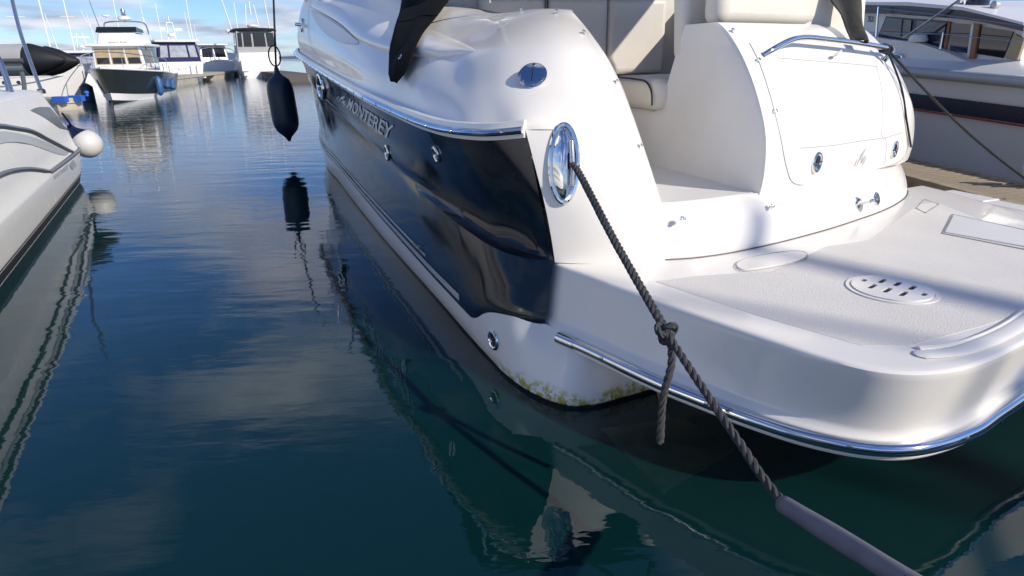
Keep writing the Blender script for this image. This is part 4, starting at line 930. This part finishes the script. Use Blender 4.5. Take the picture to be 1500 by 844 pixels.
def lpatch(name, rows, m, o=.005, n=20):
    R = [cat([(a, b, 0) for a, b in r], n)[:, :2] for r in rows]; mkgrid(name, np.array([[lside((t+4.5)/(tend(z)+4.5), z, o) for t, z in r] for r in R]), m, lb)
lpatch('shadow_band', [[(-2.5, .96), (0, .985), (1.27, .965), (1.85, .895), (2.8, .715), (3.4, .58), (3.95, .46)], [(-2.5, .88), (0, .90), (1.3, .87), (1.95, .79), (2.8, .62), (3.3, .52), (3.7, .46)]], 'lgrey')
lpatch('side_window', [[(2.90, 1.03), (3.3, 1.035), (3.98, .995)], [(3.2, .965), (3.7, .93), (4.2, .85)], [(3.9, .76), (4.2, .72), (4.47, .68)], [(4.72, .52), (4.725, .52), (4.73, .52)]], 'greygrp')
lpatch('emblem', [[(3.60, .365), (3.98, .375)], [(3.85, .265), (4.21, .27)]], 'lgrey', n=6)
tv, tf = text2d('ANTARES', .0); mk('boat_name', [lside((2.46+a*1.05+4.5)/(tend(.4)+4.5), .385-.03*a+.05*b-.025, .006) for a, b, _ in tv], tf, 'lgrey', lb, smooth=False)
def lt(x, y, dpt): return A(at_depth(x, y, dpt))-A(a0)
for (name, P, r_) in (('pushpit_rail', [lt(60, 131, 7.6), lt(45, 92, 7.6), lt(30, 48, 7.6), lt(16, -10, 7.6), lt(8, -60, 7.6)], .021), ('pushpit_rail', [lt(21, 147, 6.9), lt(12, 118, 6.9), lt(-5, 80, 6.9), lt(-30, 60, 6.9)], .020), ('pushpit_rail', [lt(14, 147, 7.1), lt(2, 100, 7.1), lt(-20, 70, 7.1)], .018), ('davit_post', [lt(36, 141, 8.9), lt(35, 122, 8.9), lt(32, 106, 8.9)], .028)):
    v, f = tube_vf(cat(P, 24), r_, 8); mk(name, v, f, 'steel' if 'rail' in name else 'greygrp', lb)
for x, y, dp in ((60, 132, 7.6), (21, 147, 6.9)): v, f = lathe_vf([(.045, -.04), (.045, 0), (.03, .015)], 12, lt(x, y, dp), (0, 0, 1), (1, 0, 0)); mk('rail_foot', v, f, 'steel', lb)
# inflatable dinghy slung behind its stern
dh = thing('inflatable_dinghy', 'grey inflatable dinghy with black cone tube ends behind the left boat', 'dinghy', tuple(at_depth(40, 88, 9.6)))
for (dx_, dy_, dz_, tip) in ((.10, 0, 0, .42), (-.30, .95, -.02, .46)):
    ctr_ = A((dx_, dy_, dz_)); L0 = -3.0
    v, f = lathe_vf([(.225, L0), (.225, 0)], 24, ctr_, (1, 0, .0), (0, 0, 1)); t1 = mk('tube', v, f, 'rubberg', dh)
    v, f = lathe_vf([(.233, -.03), (.230, .0), (.19, .15), (.125, .30), (.06, .42), (.04, .46), (.01, .47)], 24, ctr_, (1, 0, -.02), (0, 0, 1)); mk('cone_end', v, f, 'black', t1)
    v, f = tube_vf([ctr_+A((L0, -.225, -.01)), ctr_+A((.0, -.225, -.01))], .035, 8); mk('rubbing_strake', v, f, 'greygrp', t1)
v, f = box_vf((-.3, .5, -.02), (.04, .6, .3)); mk('dinghy_transom', v, f, 'greygrp', dh, smooth=False)
v, f = box_vf((-1.6, .5, -.12), (2.6, .7, .06)); mk('dinghy_floor', v, f, 'greygrp', dh, smooth=False)
# ball fender at its stern corner
bc = A(at_depth(128, 211, 8.95)); bfn = thing('ball_fender', 'white ball fender with navy neck at the corner of the left boat', 'fender', tuple(bc))
dirn = A((-.62, 0, .78)); pr_ = [(.19*math.sin(a), -.19*math.cos(a)) for a in np.linspace(.05, 2.35, 18)]
v, f = lathe_vf(pr_, 28, (0, 0, 0), dirn, (1, 0, 0)); mk('ball', v, f, 'fenderw', bfn)
v, f = lathe_vf([(.142, .122), (.13, .15), (.09, .20), (.055, .25), (.045, .30), (.02, .33)], 24, (0, 0, 0), dirn, (1, 0, 0)); mk('neck', v, f, 'navypaint', bfn)
v, f = tube_vf(cat([dirn*.32, A(at_depth(103, 182, 8.7))-bc, A(at_depth(91, 166, 8.5))-bc], 10), .014, 6); mk('lanyard', v, f, 'ropek', bfn)
# ------------------------------------------------------------------ far boats
def hull_pts(Lh, B, zb, zs, flare=.25, n=26, m=9, full=.45):
    """bow at x=0, stern at x=-Lh"""
    G = []
    for i in range(n):
        t = i/(n-1); x = -Lh*(1-t) if False else -Lh*t
        w = B/2*min(1, (t/full)**.62) if t < full else B/2*(1-.10*((t-full)/(1-full))**2)
        sh_ = zb+(zs-zb)*min(1, t*1.25)**.8; row = []
        for j in range(m):
            q = j/(m-1)*2-1
            row.append((x, t, w, sh_))
        G.append((x, t, w, sh_))
    def side(sg):
        R = []
        for (x, t, w, sh_) in G:
            r = []
            for (wf, zf) in ((.0, -.5), (.70, -.18), (.80-flare*.5*(1-t), 0), (.86-flare*.35*(1-t), .25), (.93-flare*.2*(1-t), .6), (1, 1)):
                z = zf*sh_ if zf > 0 else zf
                rake = .9*(zb/1.8)*(max(zf, -.2))*max(0, 1-t*3)
                r.append((x+rake, sg*w*wf, z))
            R.append(cat(r, 14))
        return np.array(R)
    return side(1), side(-1), G
def far_hull(par, Lh, B, zb, zs, m, flare=.25, boot=True, bootm='farw', full=.45):
    P_, S_, G = hull_pts(Lh, B, zb, zs, flare, full=full)
    st = np.stack([P_[-1], S_[-1]])
    v, f = join((P_.reshape(-1, 3), gridfaces(*P_.shape[:2])), (S_.reshape(-1, 3), gridfaces(*S_.shape[:2])), (st.reshape(-1, 3), gridfaces(*st.shape[:2])))
    h = mk('hull', v, f, m, par, angle=50)
    top = np.stack([P_[:, -1], (P_[:, -1]+S_[:, -1])/2+A((0, 0, .05)), S_[:, -1]]); mkgrid('deck', top-A((0, 0, .02)), 'farw', par)
    for s_ in (P_, S_):
        v, f = tube_vf(s_[:, -1]+A((0, 0, .02)), .05, 6); mk('gunwale', v, f, 'farw', par)
    if boot:
        for s_ in (P_, S_):
            o = np.zeros_like(s_[:, 5:9]); sg = 1 if s_ is P_ else -1; o[:, :, 1] = sg*.015; o[:, :, 0] = .012
            mkgrid('boot_band', s_[:, 5:8]+o[:, :3], bootm, par)
    return P_, S_
def house(par, x0, x1, w0, w1, z0, z1, rake0, rake1, m, name='cabin', inset_=.12, bev=.05):
    """box-like cabin: x1 front, x0 rear; rake moves the top edge back"""
    v = [(x1, w0/2, z0), (x1, -w0/2, z0), (x0, -w1/2, z0), (x0, w1/2, z0), (x1-rake1, w0/2-inset_, z1), (x1-rake1, -w0/2+inset_, z1), (x0+rake0, -w1/2+inset_, z1), (x0+rake0, w1/2-inset_, z1)]
    f = [(0, 1, 2, 3), (4, 5, 6, 7), (0, 1, 5, 4), (1, 2, 6, 5), (2, 3, 7, 6), (3, 0, 4, 7)]
    o = mk(name, v, f, m, par)
    if bev: bevel(o, bev, 3)
    return [A(p) for p in v]
def pane(par, Q, u0, u1, v0, v1, m, name='window', out=.02, tk=.02):
    """window on quad Q=(bl,br,tr,tl)"""
    bl_, br, tr, tl_ = map(A, Q); n = np.cross(br-bl_, tl_-bl_); n /= np.linalg.norm(n)
    P = [(bl_*(1-u)+br*u)*(1-w_)+(tl_*(1-u)+tr*u)*w_+n*out for u, w_ in ((u0, v0), (u1, v0), (u1, v1), (u0, v1))]
    v, f = prism_vf(P, -n*tk); return mk(name, v, f, m, par, smooth=False)
def aerial(par, p, h, lean=(0, 0), r=.02, m='farw', name='aerial'):
    v, f = tube_vf([p, (p[0]+lean[0], p[1]+lean[1], p[2]+h)], [r, r*.7], 6); return mk(name, v, f, m, par)
def radar(par, p, r=.28, m='farw', post=.3):
    v, f = join(tube_vf([p, (p[0], p[1], p[2]+post)], .05, 8), lathe_vf([(r*.8, 0), (r, .05), (r, .16), (r*.7, .22), (.03, .24)], 18, (p[0], p[1], p[2]+post), (0, 0, 1), (1, 0, 0))); return mk('radar', v, f, m, par)
# --- dark grey flybridge boat, bow towards the camera
bw = on_z(166, 151); fa = Vector((.30, -.954, 0)); ya = math.atan2(fa.y, fa.x)
tw = thing('flybridge_boat', 'dark grey hulled flybridge boat with bow towards camera at the far pontoon', 'boat', tuple(bw), ya)
tw.scale = (.74, .74, .71)
far_hull(tw, 10.5, 3.7, 1.75, 1.25, 'dgreen', .42, True, 'farw', .40)
c = house(tw, -6.8, -3.1, 2.5, 2.6, 1.65, 2.85, .0, -.15, 'farw', 'wheelhouse', .10)
fq = (c[1], c[0], c[4], c[5]); pq = (c[0], c[3], c[7], c[4]); sq_ = (c[2], c[1], c[5], c[6])
FQ = (c[0], c[1], c[5], c[4]) 
for Q in ((c[1], c[0], c[4], c[5]),):
    n_t = np.cross(Q[1]-Q[0], Q[3]-Q[0]); flip = n_t[0] < 0
    Qf = (Q[1], Q[0], Q[3], Q[2]) if flip else Q
    for u0, u1 in ((.05, .33), (.36, .64), (.67, .95)): wn = pane(tw, Qf, u0, u1, .22, .92, 'curtain'); pane(wn, Qf, u0+.02, u1-.02, .25, .52, 'glass', 'pane', .03)
for Q in ((c[3], c[0], c[4], c[7]), (c[1], c[2], c[6], c[5])):
    n_t = np.cross(Q[1]-Q[0], Q[3]-Q[0]); mid = (Q[0]+Q[2])/2
    if n_t[1]*mid[1] < 0: Q = (Q[1], Q[0], Q[3], Q[2])
    for u0, u1 in ((.05, .30), (.40, .64), (.70, .95)): pane(tw, Q, u0, u1, .25, .9, 'glass')
    for u in (.33, .37): pane(tw, Q, u, u+.03, .05, .98, 'teak', 'door_post')
v, f = box_vf((-5.0, 0, 2.93), (4.6, 2.85, .16)); bevel(mk('overhang', v, f, 'farw', tw), .05)
c2_ = house(tw, -6.6, -3.5, 2.0, 2.3, 3.0, 3.62, -.0, .25, 'farw', 'flybridge', .10, .1)
v, f = prism_vf([(-3.72, 1.0, 3.62), (-3.72, -1.0, 3.62), (-4.0, -.95, 3.92), (-4.0, .95, 3.92)], (-.02, 0, 0)); mk('flybridge_screen', v, f, 'glass', tw, smooth=False)
for sy in (-1, 1): v, f = prism_vf([(-3.72, sy, 3.62), (-5.2, sy*1.08, 3.62), (-5.2, sy*1.05, 3.80), (-4.0, sy*.95, 3.92)], (0, -.02*sy, 0)); mk('flybridge_screen', v, f, 'glass', tw, smooth=False)
v, f = tube_vf(cat([(-6.4, 1.1, 3.6), (-6.2, 1.05, 4.15), (-6.1, .9, 4.25), (-6.1, -.9, 4.25), (-6.2, -1.05, 4.15), (-6.4, -1.1, 3.6)], 40), .04, 8); mk('radar_arch', v, f, 'steel', tw)
radar(tw, (-6.1, .05, 4.25), .34, 'farw', .12); v, f = lathe_vf([(.10, 0), (.12, .1), (.12, .3), (.07, .42)], 12, (-6.1, .05, 4.6), (0, 0, 1), (1, 0, 0)); mk('lamp', v, f, 'steel', tw)
v, f = lathe_vf([(.02, 0), (.02, .3), (.22, .33), (.2, .4), (.03, .45)], 12, (-6.1, -.85, 4.25), (0, 0, 1), (1, 0, 0)); mk('satellite_dish', v, f, 'farw', tw)
aerial(tw, (-6.2, 1.0, 4.2), 1.2); aerial(tw, (-6.3, -1.3, 3.7), 1.9, (-.1, -.3), .02, 'greygrp'); aerial(tw, (-6.3, -1.6, 3.4), 1.5, (0, -.5))
rp = [(-6.5, 1.75, 2.15), (-4, 1.78, 2.25), (-2, 1.5, 2.35), (-.5, .7, 2.5), (.35, 0, 2.55)]
for sy in (1, -1):
    v, f = tube_vf(cat([(a, b*sy, z) for a, b, z in rp], 30), .022, 6); mk('bow_rail', v, f, 'steel', tw)
    for (a, b, z) in rp[:-1]: v, f = tube_vf([(a, b*sy, z), (a, b*sy*.97, z-.75)], .016, 6); mk('rail_stanchion', v, f, 'steel', tw)
v, f = join(box_vf((.35, 0, 1.78), (.7, .3, .1)), box_vf((.55, 0, 1.62), (.25, .1, .3))); mk('anchor_roller', v, f, 'steel', tw, smooth=False)
tv, tf = text2d('Swift Trawler', .0); Xf = -3.5
mk('boat_name', [(-3.49, -(a-.5)*.9, 3.06+b*.10) for a, b, _ in tv], tf, 'greygrp', tw, smooth=False)
# fenders on it
fnd = [('blue cylinder fender nearest the bow of the dark grey flybridge boat', 233, 126, 26.8, .34, 'fenderb'), ('blue cylinder fender in the middle of three on the dark grey boat', 243, 120, 28.4, .26, 'fenderb'), ('blue cylinder fender farthest aft on the dark grey flybridge boat', 251.5, 122, 29.6, .26, 'fenderb'), ('dark ball-like fender between the small pontoon and the dark grey bow', 128, 138, 25.2, .36, 'fender')]
for lab, x, y, dpt, hh, m in fnd:
    t_ = thing('hull_fender', lab, 'fender', tuple(at_depth(x, y, dpt)), 0, 'fenders around the flybridge boat')
    R_ = .14 if m == 'fenderb' else .24
    v, f = lathe_vf([(.03, -hh-.05), (R_*.6, -hh), (R_, -hh*.75), (R_, hh*.75), (R_*.6, hh), (.03, hh+.06)], 16, (0, 0, 0), (0, 0, 1), (1, 0, 0)); mk('body', v, f, m, t_)
    v, f = tube_vf([(0, 0, hh), (-.05, .1, hh+.5)], .015, 5); mk('lanyard', v, f, 'ropek', t_)
# --- white boats with their sterns or bows to the pontoon, farther off
def vdir(x, y):
    r = ray(x, y); return math.atan2(r.y, r.x)
# boat under a navy canvas enclosure (stern to us)
D2 = 46; b2 = at_depth(270, 119, D2); b2.z = 0
wb = thing('canvas_boat', 'white boat with navy canvas enclosure backed onto the far pontoon', 'boat', tuple(b2), vdir(270, 119)+.18)
Pq, Sq = far_hull(wb, 9.0, 3.3, 1.5, 1.35, 'farw', .3, False); 
for o in list(wb.children): o.location.x += 9.0
c = house(wb, .25, 2.4, 2.9, 2.9, 1.15, 2.65, .0, .0, 'navycanvas', 'canvas_enclosure', .22, .06)
Q = (c[3], c[2], c[6], c[7]); n_t = np.cross(Q[1]-Q[0], Q[3]-Q[0])
if n_t[0] > 0: Q = (Q[1], Q[0], Q[3], Q[2])
for u0, u1 in ((.06, .24), (.29, .71), (.76, .94)): pane(wb, Q, u0, u1, .34, .86, 'clear', 'vinyl_window', .03)
for Qs in ((c[0], c[3], c[7], c[4]), (c[2], c[1], c[5], c[6])):
    n_t = np.cross(Qs[1]-Qs[0], Qs[3]-Qs[0]); mid = (Qs[0]+Qs[2])/2
    if n_t[1]*mid[1] < 0: Qs = (Qs[1], Qs[0], Qs[3], Qs[2])
    pane(wb, Qs, .15, .85, .36, .86, 'clear', 'vinyl_window', .03)
v, f = box_vf((1.9, 0, 2.74), (3.8, 2.9, .16)); bevel(mk('hard_top', v, f, 'farw', wb), .06)
house(wb, 2.4, 5.4, 2.3, 2.8, 1.4, 2.65, 0, .8, 'farw', 'wheelhouse')
radar(wb, (1.6, 0, 2.82), .24, 'farw', .25)
v, f = join(tube_vf([(1.6, -.25, 2.8), (1.6, -.2, 4.0)], .03, 6), tube_vf([(1.6, .25, 2.8), (1.6, .2, 4.0)], .03, 6), tube_vf([(1.6, -.22, 4.0), (1.6, .22, 4.0)], .03, 6), tube_vf([(1.6, 0, 4.0), (1.6, 0, 4.45)], .03, 6), box_vf((1.6, -.5, 3.55), (.1, .5, .12)), box_vf((1.6, .5, 3.6), (.1, .3, .1))); mk('signal_mast', v, f, 'farw', wb)
aerial(wb, (1.6, 1.35, 2.8), 1.9, (-.1, .35), .03); aerial(wb, (1.6, -1.2, 2.8), 1.9, (0, .1), .03)
tv, tf = text2d('Ogus', .0); mk('boat_name', [(-.03, -(a-.5)*1.0+.2, .78+b*.22) for a, b, _ in tv], tf, 'lgrey', wb, smooth=False)
for yy in (-.55, -.95): v, f = tube_vf([(-.08, yy, .1), (-.08, yy, 1.1)], .03, 6); mk('boarding_ladder', v, f, 'steel', wb)
v, f = box_vf((-.25, 0, .28), (.5, 2.8, .08)); mk('stern_platform', v, f, 'farw', wb, smooth=False)
# pilot-house boat with a dark roof
D3 = 52; b3_ = at_depth(384, 113, D3); b3_.z = 0
pb_ = thing('pilot_house_boat', 'white pilot house boat with black roof and wraparound windows behind the fender', 'boat', tuple(b3_), vdir(384, 113)+.1)
far_hull(pb_, 8.5, 3.5, 1.5, 1.3, 'farw', .3, False)
for o in list(pb_.children): o.location.x += 8.5
house(pb_, .3, 3.0, 3.1, 3.1, 1.0, 1.95, 0, 0, 'farw', 'cockpit_side', .05)
c = house(pb_, .6, 3.6, 3.1, 3.1, 1.9, 3.55, .0, .25, 'farg', 'pilot_house', .10, .05)
Q = (c[3], c[2], c[6], c[7]); n_t = np.cross(Q[1]-Q[0], Q[3]-Q[0])
if n_t[0] > 0: Q = (Q[1], Q[0], Q[3], Q[2])
for u0, u1 in ((.04, .14), (.18, .38), (.43, .73), (.77, .96)): pane(pb_, Q, u0, u1, .30, .93, 'glass', 'window', .03)
for Qs in ((c[0], c[3], c[7], c[4]), (c[2], c[1], c[5], c[6])):
    n_t = np.cross(Qs[1]-Qs[0], Qs[3]-Qs[0]); mid = (Qs[0]+Qs[2])/2
    if n_t[1]*mid[1] < 0: Qs = (Qs[1], Qs[0], Qs[3], Qs[2])
    for u0, u1 in ((.05, .45), (.52, .94)): pane(pb_, Qs, u0, u1, .35, .93, 'glass', 'window', .03)
rv = [];
for zc, k_ in ((3.52, 1.0), (3.66, 1.03), (3.78, .9), (3.84, .4)):
    for a in np.linspace(0, 2*math.pi, 28, endpoint=False): rv.append((2.1+1.75*k_*math.copysign(abs(math.cos(a))**.6, math.cos(a)), 1.72*k_*math.copysign(abs(math.sin(a))**.6, math.sin(a)), zc))
fcs = gridfaces(4, 28, True); fcs.append(tuple(84+j for j in range(28))); fcs.append(tuple(range(28))); mk('roof', rv, fcs, 'black', pb_)
radar(pb_, (2, 0, 3.84), .42, 'farw', .05); v, f = join(*[tube_vf([(2, y, 3.9), (2, y*.6, 5.6)], .045, 6) for y in (-.5, .5)], tube_vf([(2, 0, 4.8), (2, 0, 6.3)], .05, 6), lathe_vf([(.05, 0), (.16, .1), (.14, .3), (.05, .4)], 10, (2, 0, 5.9), (0, 0, 1), (1, 0, 0))); mk('signal_mast', v, f, 'farw', pb_)
aerial(pb_, (2, 1.6, 3.7), 2.9, (0, .55), .05); aerial(pb_, (2, -1.3, 3.8), 2.9, (0, .15), .05); radar(pb_, (2, 1.9, 3.4), .2, 'farw', .1)
v, f = join(box_vf((.0, 0, 1.0), (.5, .5, .9)), box_vf((0, 0, .5), (.3, .3, .6))); o = mk('outboard_cover', v, f, 'farw', pb_); o.location = (-.2, 1.2, 0)
# small boat between them
b4 = at_depth(322, 112, 56); b4.z = 0
sbt = thing('small_cruiser', 'small white boat with low grey windscreen between two larger white boats', 'boat', tuple(b4), vdir(322, 112)+.2)
far_hull(sbt, 7.0, 3.2, 1.5, 1.3, 'farw', .3, False)
for o in list(sbt.children): o.location.x += 7.0
c = house(sbt, .8, 3.4, 2.2, 2.4, 1.25, 2.6, .3, .5, 'farw', 'cabin', .15, .06)
Q = (c[3], c[2], c[6], c[7]); n_t = np.cross(Q[1]-Q[0], Q[3]-Q[0])
if n_t[0] > 0: Q = (Q[1], Q[0], Q[3], Q[2])
for u0, u1 in ((.08, .46), (.54, .92)): pane(sbt, Q, u0, u1, .3, .9, 'glass', 'window', .03)
v, f = box_vf((2, 0, 2.68), (3, 2.6, .12)); bevel(mk('roof', v, f, 'farw', sbt), .04); aerial(sbt, (1, 1.2, 2.6), 1.8, r=.03)
v, f = tube_vf(cat([(0, 1.4, 1.3), (0, 1.4, 2.2), (0, -1.4, 2.2), (0, -1.4, 1.3)], 30), .03, 6); mk('stern_rail', v, f, 'steel', sbt)
# boat with a blue canopy left of the flybridge boat
b5 = at_depth(136, 142, 33); b5.z = 0
cb = thing('blue_canopy_boat', 'white boat with blue canopy partly hidden behind the dark grey bow', 'boat', tuple(b5), vdir(128, 142)+.15)
cb.scale = (.72, .72, .68)
far_hull(cb, 9, 3.3, 1.6, 1.4, 'farw', .3, False)
for o in list(cb.children): o.location.x += 9.0
c = house(cb, .2, 2.6, 3.0, 3.0, 1.1, 2.75, 0, 0, 'navycanvas', 'canopy', .25, .06)
Q = (c[3], c[2], c[6], c[7]); n_t = np.cross(Q[1]-Q[0], Q[3]-Q[0])
if n_t[0] > 0: Q = (Q[1], Q[0], Q[3], Q[2])
for u0, u1 in ((.06, .28), (.33, .95)): pane(cb, Q, u0, u1, .36, .86, 'clear', 'vinyl_window', .03)
v, f = box_vf((1.9, 0, 2.85), (3.8, 2.9, .18)); bevel(mk('hard_top', v, f, 'farw', cb), .06)
aerial(cb, (1.5, 1.2, 2.9), 2.6, (0, .3), .035); radar(cb, (1.5, -.3, 2.95), .25, 'farw', .2); v, f = join(*[tube_vf([(1.5, y, 3.2), (1.5, y*.6-.1, 4.2)], .03, 6) for y in (-.6, 0)], box_vf((1.5, -.3, 3.9), (.1, 1.1, .1))); mk('signal_mast', v, f, 'farw', cb)
aerial(cb, (1.5, -1.2, 2.9), 2.7, (0, .2), .03)
# large white yacht along the far left
b6 = at_depth(118, 151, 26.5); b6.z = 0
wy_ = thing('white_motor_yacht', 'large white motor yacht with masts behind the inflatable dinghy at far left', 'boat', tuple(b6), math.radians(14))
wy_.scale = (.8, .8, .78)
far_hull(wy_, 12.5, 4.0, 1.75, 1.5, 'farw', .35, False)
for x in (-1.9, -2.5, -4.2, -4.9): v, f = lathe_vf([(.09, 0), (.09, .02)], 14, (x, -1.52-.03*abs(x), .98), (0.1, -1, 0), (0, 0, 1)); mk('porthole', v, f, 'glass', wy_)
v, f = tube_vf(cat([(0.3, 0, 1.25), (-1.2, -1.15, 1.22), (-3, -1.78, 1.2), (-6, -1.95, 1.15), (-12, -1.9, 1.1)], 30), .025, 6); mk('pinstripe', v, f, 'lgrey', wy_)
c = house(wy_, -9.5, -3.4, 2.4, 3.0, 1.65, 2.75, 0, .9, 'farw', 'cabin', .2, .08)
c = house(wy_, -8.5, -4.4, 2.0, 2.4, 2.7, 3.35, 0, .6, 'farw', 'upper_deck', .2, .1)
for Qs in ((c[2], c[1], c[5], c[6]),):
    n_t = np.cross(Qs[1]-Qs[0], Qs[3]-Qs[0])
    if n_t[1] > 0: Qs = (Qs[1], Qs[0], Qs[3], Qs[2])
    for u0, u1 in ((.08, .35), (.40, .65), (.70, .92)): pane(wy_, Qs, u0, u1, .25, .85, 'glass')
aerial(wy_, (-5.2, -.3, 3.3), 1.4, r=.05, name='mast'); radar(wy_, (-5.2, -.3, 3.9), .42, 'farw', .35); aerial(wy_, (-5.0, -.3, 4.4), 2.2, (.5, .2), .05); aerial(wy_, (-4.6, -.6, 3.3), 1.6, (-.15, 0), .04)
aerial(wy_, (-8.6, -.6, 3.3), 2.7, (-.25, 0), .07, name='mast'); v, f = join(box_vf((-8.7, -.6, 4.4), (1.6, .12, .12)), box_vf((-9.4, -.6, 4.5), (.3, .2, .25)), box_vf((-8.3, -.6, 4.1), (.5, .3, .12))); mk('spreader', v, f, 'farw', wy_)
for (x, y, z) in ((-3.9, 0, 3.35), (-4.4, .4, 3.4), (-5.6, -.6, 3.35)): v, f = lathe_vf([(.16, 0), (.18, .12), (.12, .28), (.02, .33)], 12, (x, y, z), (0, 0, 1), (1, 0, 0)); mk('dome', v, f, 'farw', wy_)
# ------------------------------------------------------------------ far pontoons
def pontoon(name, label, p, q, wdt, ztop, gaps, side_, mtl):
    p = Vector((p[0], p[1], 0)); q = Vector((q[0], q[1], 0)); L_ = (q-p).length; u = (q-p)/L_; n = Vector((-u.y, u.x, 0))*side_
    t_ = thing(name, label, 'pontoon', tuple(p)); R3 = np.stack([A(u), A(n), A((0, 0, 1))], 1)
    v, f = box_vf(A(u)*L_/2+A(n)*wdt/2+A((0, 0, ztop-.08)), (L_, wdt, .16), R3); mk('walkway', v, f, mtl, t_, smooth=False)
    a = 0
    for g0, g1 in gaps+[(1, 1)]:
        if g0 > a:
            v, f = box_vf(A(u)*L_*(a+g0)/2+A(n)*wdt/2+A((0, 0, ztop/2-.20)), (L_*(g0-a), wdt-.1, ztop+.1), R3); bevel(mk('float', v, f, mtl, t_, smooth=False), .03)
        a = g1
    return t_
P1 = on_z(236, 129.5); P2 = on_z(352, 111.5)
pontoon('far_pontoon', 'pale concrete pontoon on floats in front of the far white boats', P1, P2, 2.2, .52, [(.36, .58), (.76, .97)], 1, 'concrete')
P3 = on_z(364, 110); P4 = on_z(412, 121)
pontoon('dark_pontoon', 'shaded dark pontoon section behind the hanging navy fender', P4, P3, 2.0, .5, [], -1, mat('shade_painted_concrete', (.10, .09, .08), .8))  # concrete coloured dark to stand for the pontoon's shaded side
P5 = on_z(88, 163); P6 = on_z(124, 160)
fp_ = pontoon('short_pontoon', 'short pale pontoon end with blue corner bumpers beside the left boat stern', P5, P6, 2.0, .38, [], 1, 'concrete')
for k in (.05, .72):
    v, f = box_vf(A(Vector((P6.x-P5.x, P6.y-P5.y, 0)))*(k+.1)+A((0, -.04, .36)), (.40, .22, .18)); mk('blue_bumper', v, f, 'blue', fp_, smooth=False)
bo = mk('mooring_bollard', *lathe_vf([(.10, 0), (.10, .18), (.16, .2), (.14, .3), (.04, .36)], 14, (0, 0, 0), (0, 0, 1), (1, 0, 0)), 'blue'); bo.location = tuple(Vector(P5)*.4+Vector(P6)*.6+Vector((0, .8, .39))); bo.scale = (.5, .5, .5); tag(bo, 'small blue bollard cap on the short pale pontoon', 'bollard')

# ------------------------------------------------------------------ the pontoon the photographer stands on and an unseen yacht added to shade the platform
np_ = thing('plank_pontoon', 'plank pontoon below the bottom edge that the mooring rope leads to', 'pontoon', (0, 0, 0))
v, f = box_vf((2.3, -.25, .28), (5.2, 1.8, .22)); mk('underframe', v, f, 'plankgap', np_, smooth=False)
pl0 = None
for k in range(35):
    if pl0 is None:
        v, f = box_vf((0, 0, 0), (.14, 1.9, .035)); o = mk('plank', v, f, 'plank', np_, smooth=False); pl0 = o.data
    else:
        o = bpy.data.objects.new('plank', pl0); col.objects.link(o); o.parent = np_
    o.location = (-.25+k*.15, -.25, .412+random.uniform(-.002, .002))
v, f = join(tube_vf([(.80, .62, .53), (.88, .64, .55), (1.02, .68, .55), (1.10, .70, .53)], [.014, .022, .022, .014], 10), tube_vf([(.90, .65, .42), (.90, .65, .55)], .02, 8), tube_vf([(1.0, .67, .42), (1.0, .67, .55)], .02, 8)); mk('cleat', v, f, 'steel', np_)
mA = b2w(bz(1230, 392, ZP)); mB = b2w(bz(1580, 470, ZP)); bd_ = (mB-mA); bd_.z = 0; bd_.normalize()
bc_ = (mA+mB)/2+SUN_DIR*13.0  # boom centre set up the sun ray from the wanted shadow band
sy_ = thing('added_shade_yacht', 'unseen sailing yacht with covered boom added behind the camera to shade the platform', 'boat', (bc_.x+bd_.x*4.0, bc_.y+bd_.y*4.0, 0), math.atan2(bd_.y, bd_.x))
far_hull(sy_, 9.0, 2.9, 1.2, 1.0, 'farw', .3, False)
zb_ = bc_.z; P_b = cat([(-1.9, 0, zb_+.15), (-3.2, 0, zb_+.02), (-4.4, 0, zb_), (-5.2, 0, zb_-.02)], 20)
rr_ = np.interp(np.linspace(0, 1, 20), [0, .2, .8, 1], [.11, .12, .09, .06]); v, f = tube_vf(P_b, rr_, 12); mk('sail_cover', v, f, 'navycanvas', sy_)
v, f = tube_vf([(-1.8, 0, 1.0), (-1.8, 0, 11.0)], [.06, .04], 12); mk('mast', v, f, 'lgrey', sy_)
house(sy_, -6.2, -2.0, 1.6, 1.8, 1.05, 1.6, 0, .6, 'farw', 'coachroof', .15, .06)

for o in bpy.data.objects:
    if o.name.startswith('boat_name'): o['kind'] = 'stuff'          # lettering too small to pick apart

# far moored yachts whose masts stand above the row
for x, dpt, hm, lab in ((22, 60, 8.5, 'distant yacht whose bare mast stands farthest left behind the steel rail'), (88, 70, 9.5, 'distant yacht whose taller bare mast stands left of the flybridge boat'), (104, 58, 7.5, 'distant yacht whose shorter bare mast stands just left of the flybridge boat'),
                        (213, 80, 10.0, 'distant yacht whose bare mast rises behind the right end of the radar arch'), (226, 95, 9.0, 'distant yacht with bare mast between the flybridge boat and the navy canvas boat'), (312, 90, 9.5, 'distant yacht with bare mast just right of the navy canvas boat'), (338, 84, 8.0, 'distant yacht with bare mast just left of the pilot house boat')):
    b7 = at_depth(x, 100, dpt); b7.z = 0
    fy = thing('far_yacht', lab, 'boat', tuple(b7), vdir(x, 100)+random.uniform(-.6, .6), 'yachts moored far off behind the row')
    far_hull(fy, 8.5, 2.8, 1.2, 1.0, 'farw', .3, False); house(fy, -6.0, -2.2, 1.5, 1.7, 1.1, 1.7, 0, .6, 'farw', 'coachroof', .15, .05)
    v, f = tube_vf([(-3.4, 0, 1.0), (-3.45, 0, hm)], [.07, .05], 6); mk('mast', v, f, 'farw', fy)
    v, f = tube_vf([(-3.4, -.7, hm*.62), (-3.4, .7, hm*.62)], .03, 5); mk('spreader', v, f, 'farw', fy)
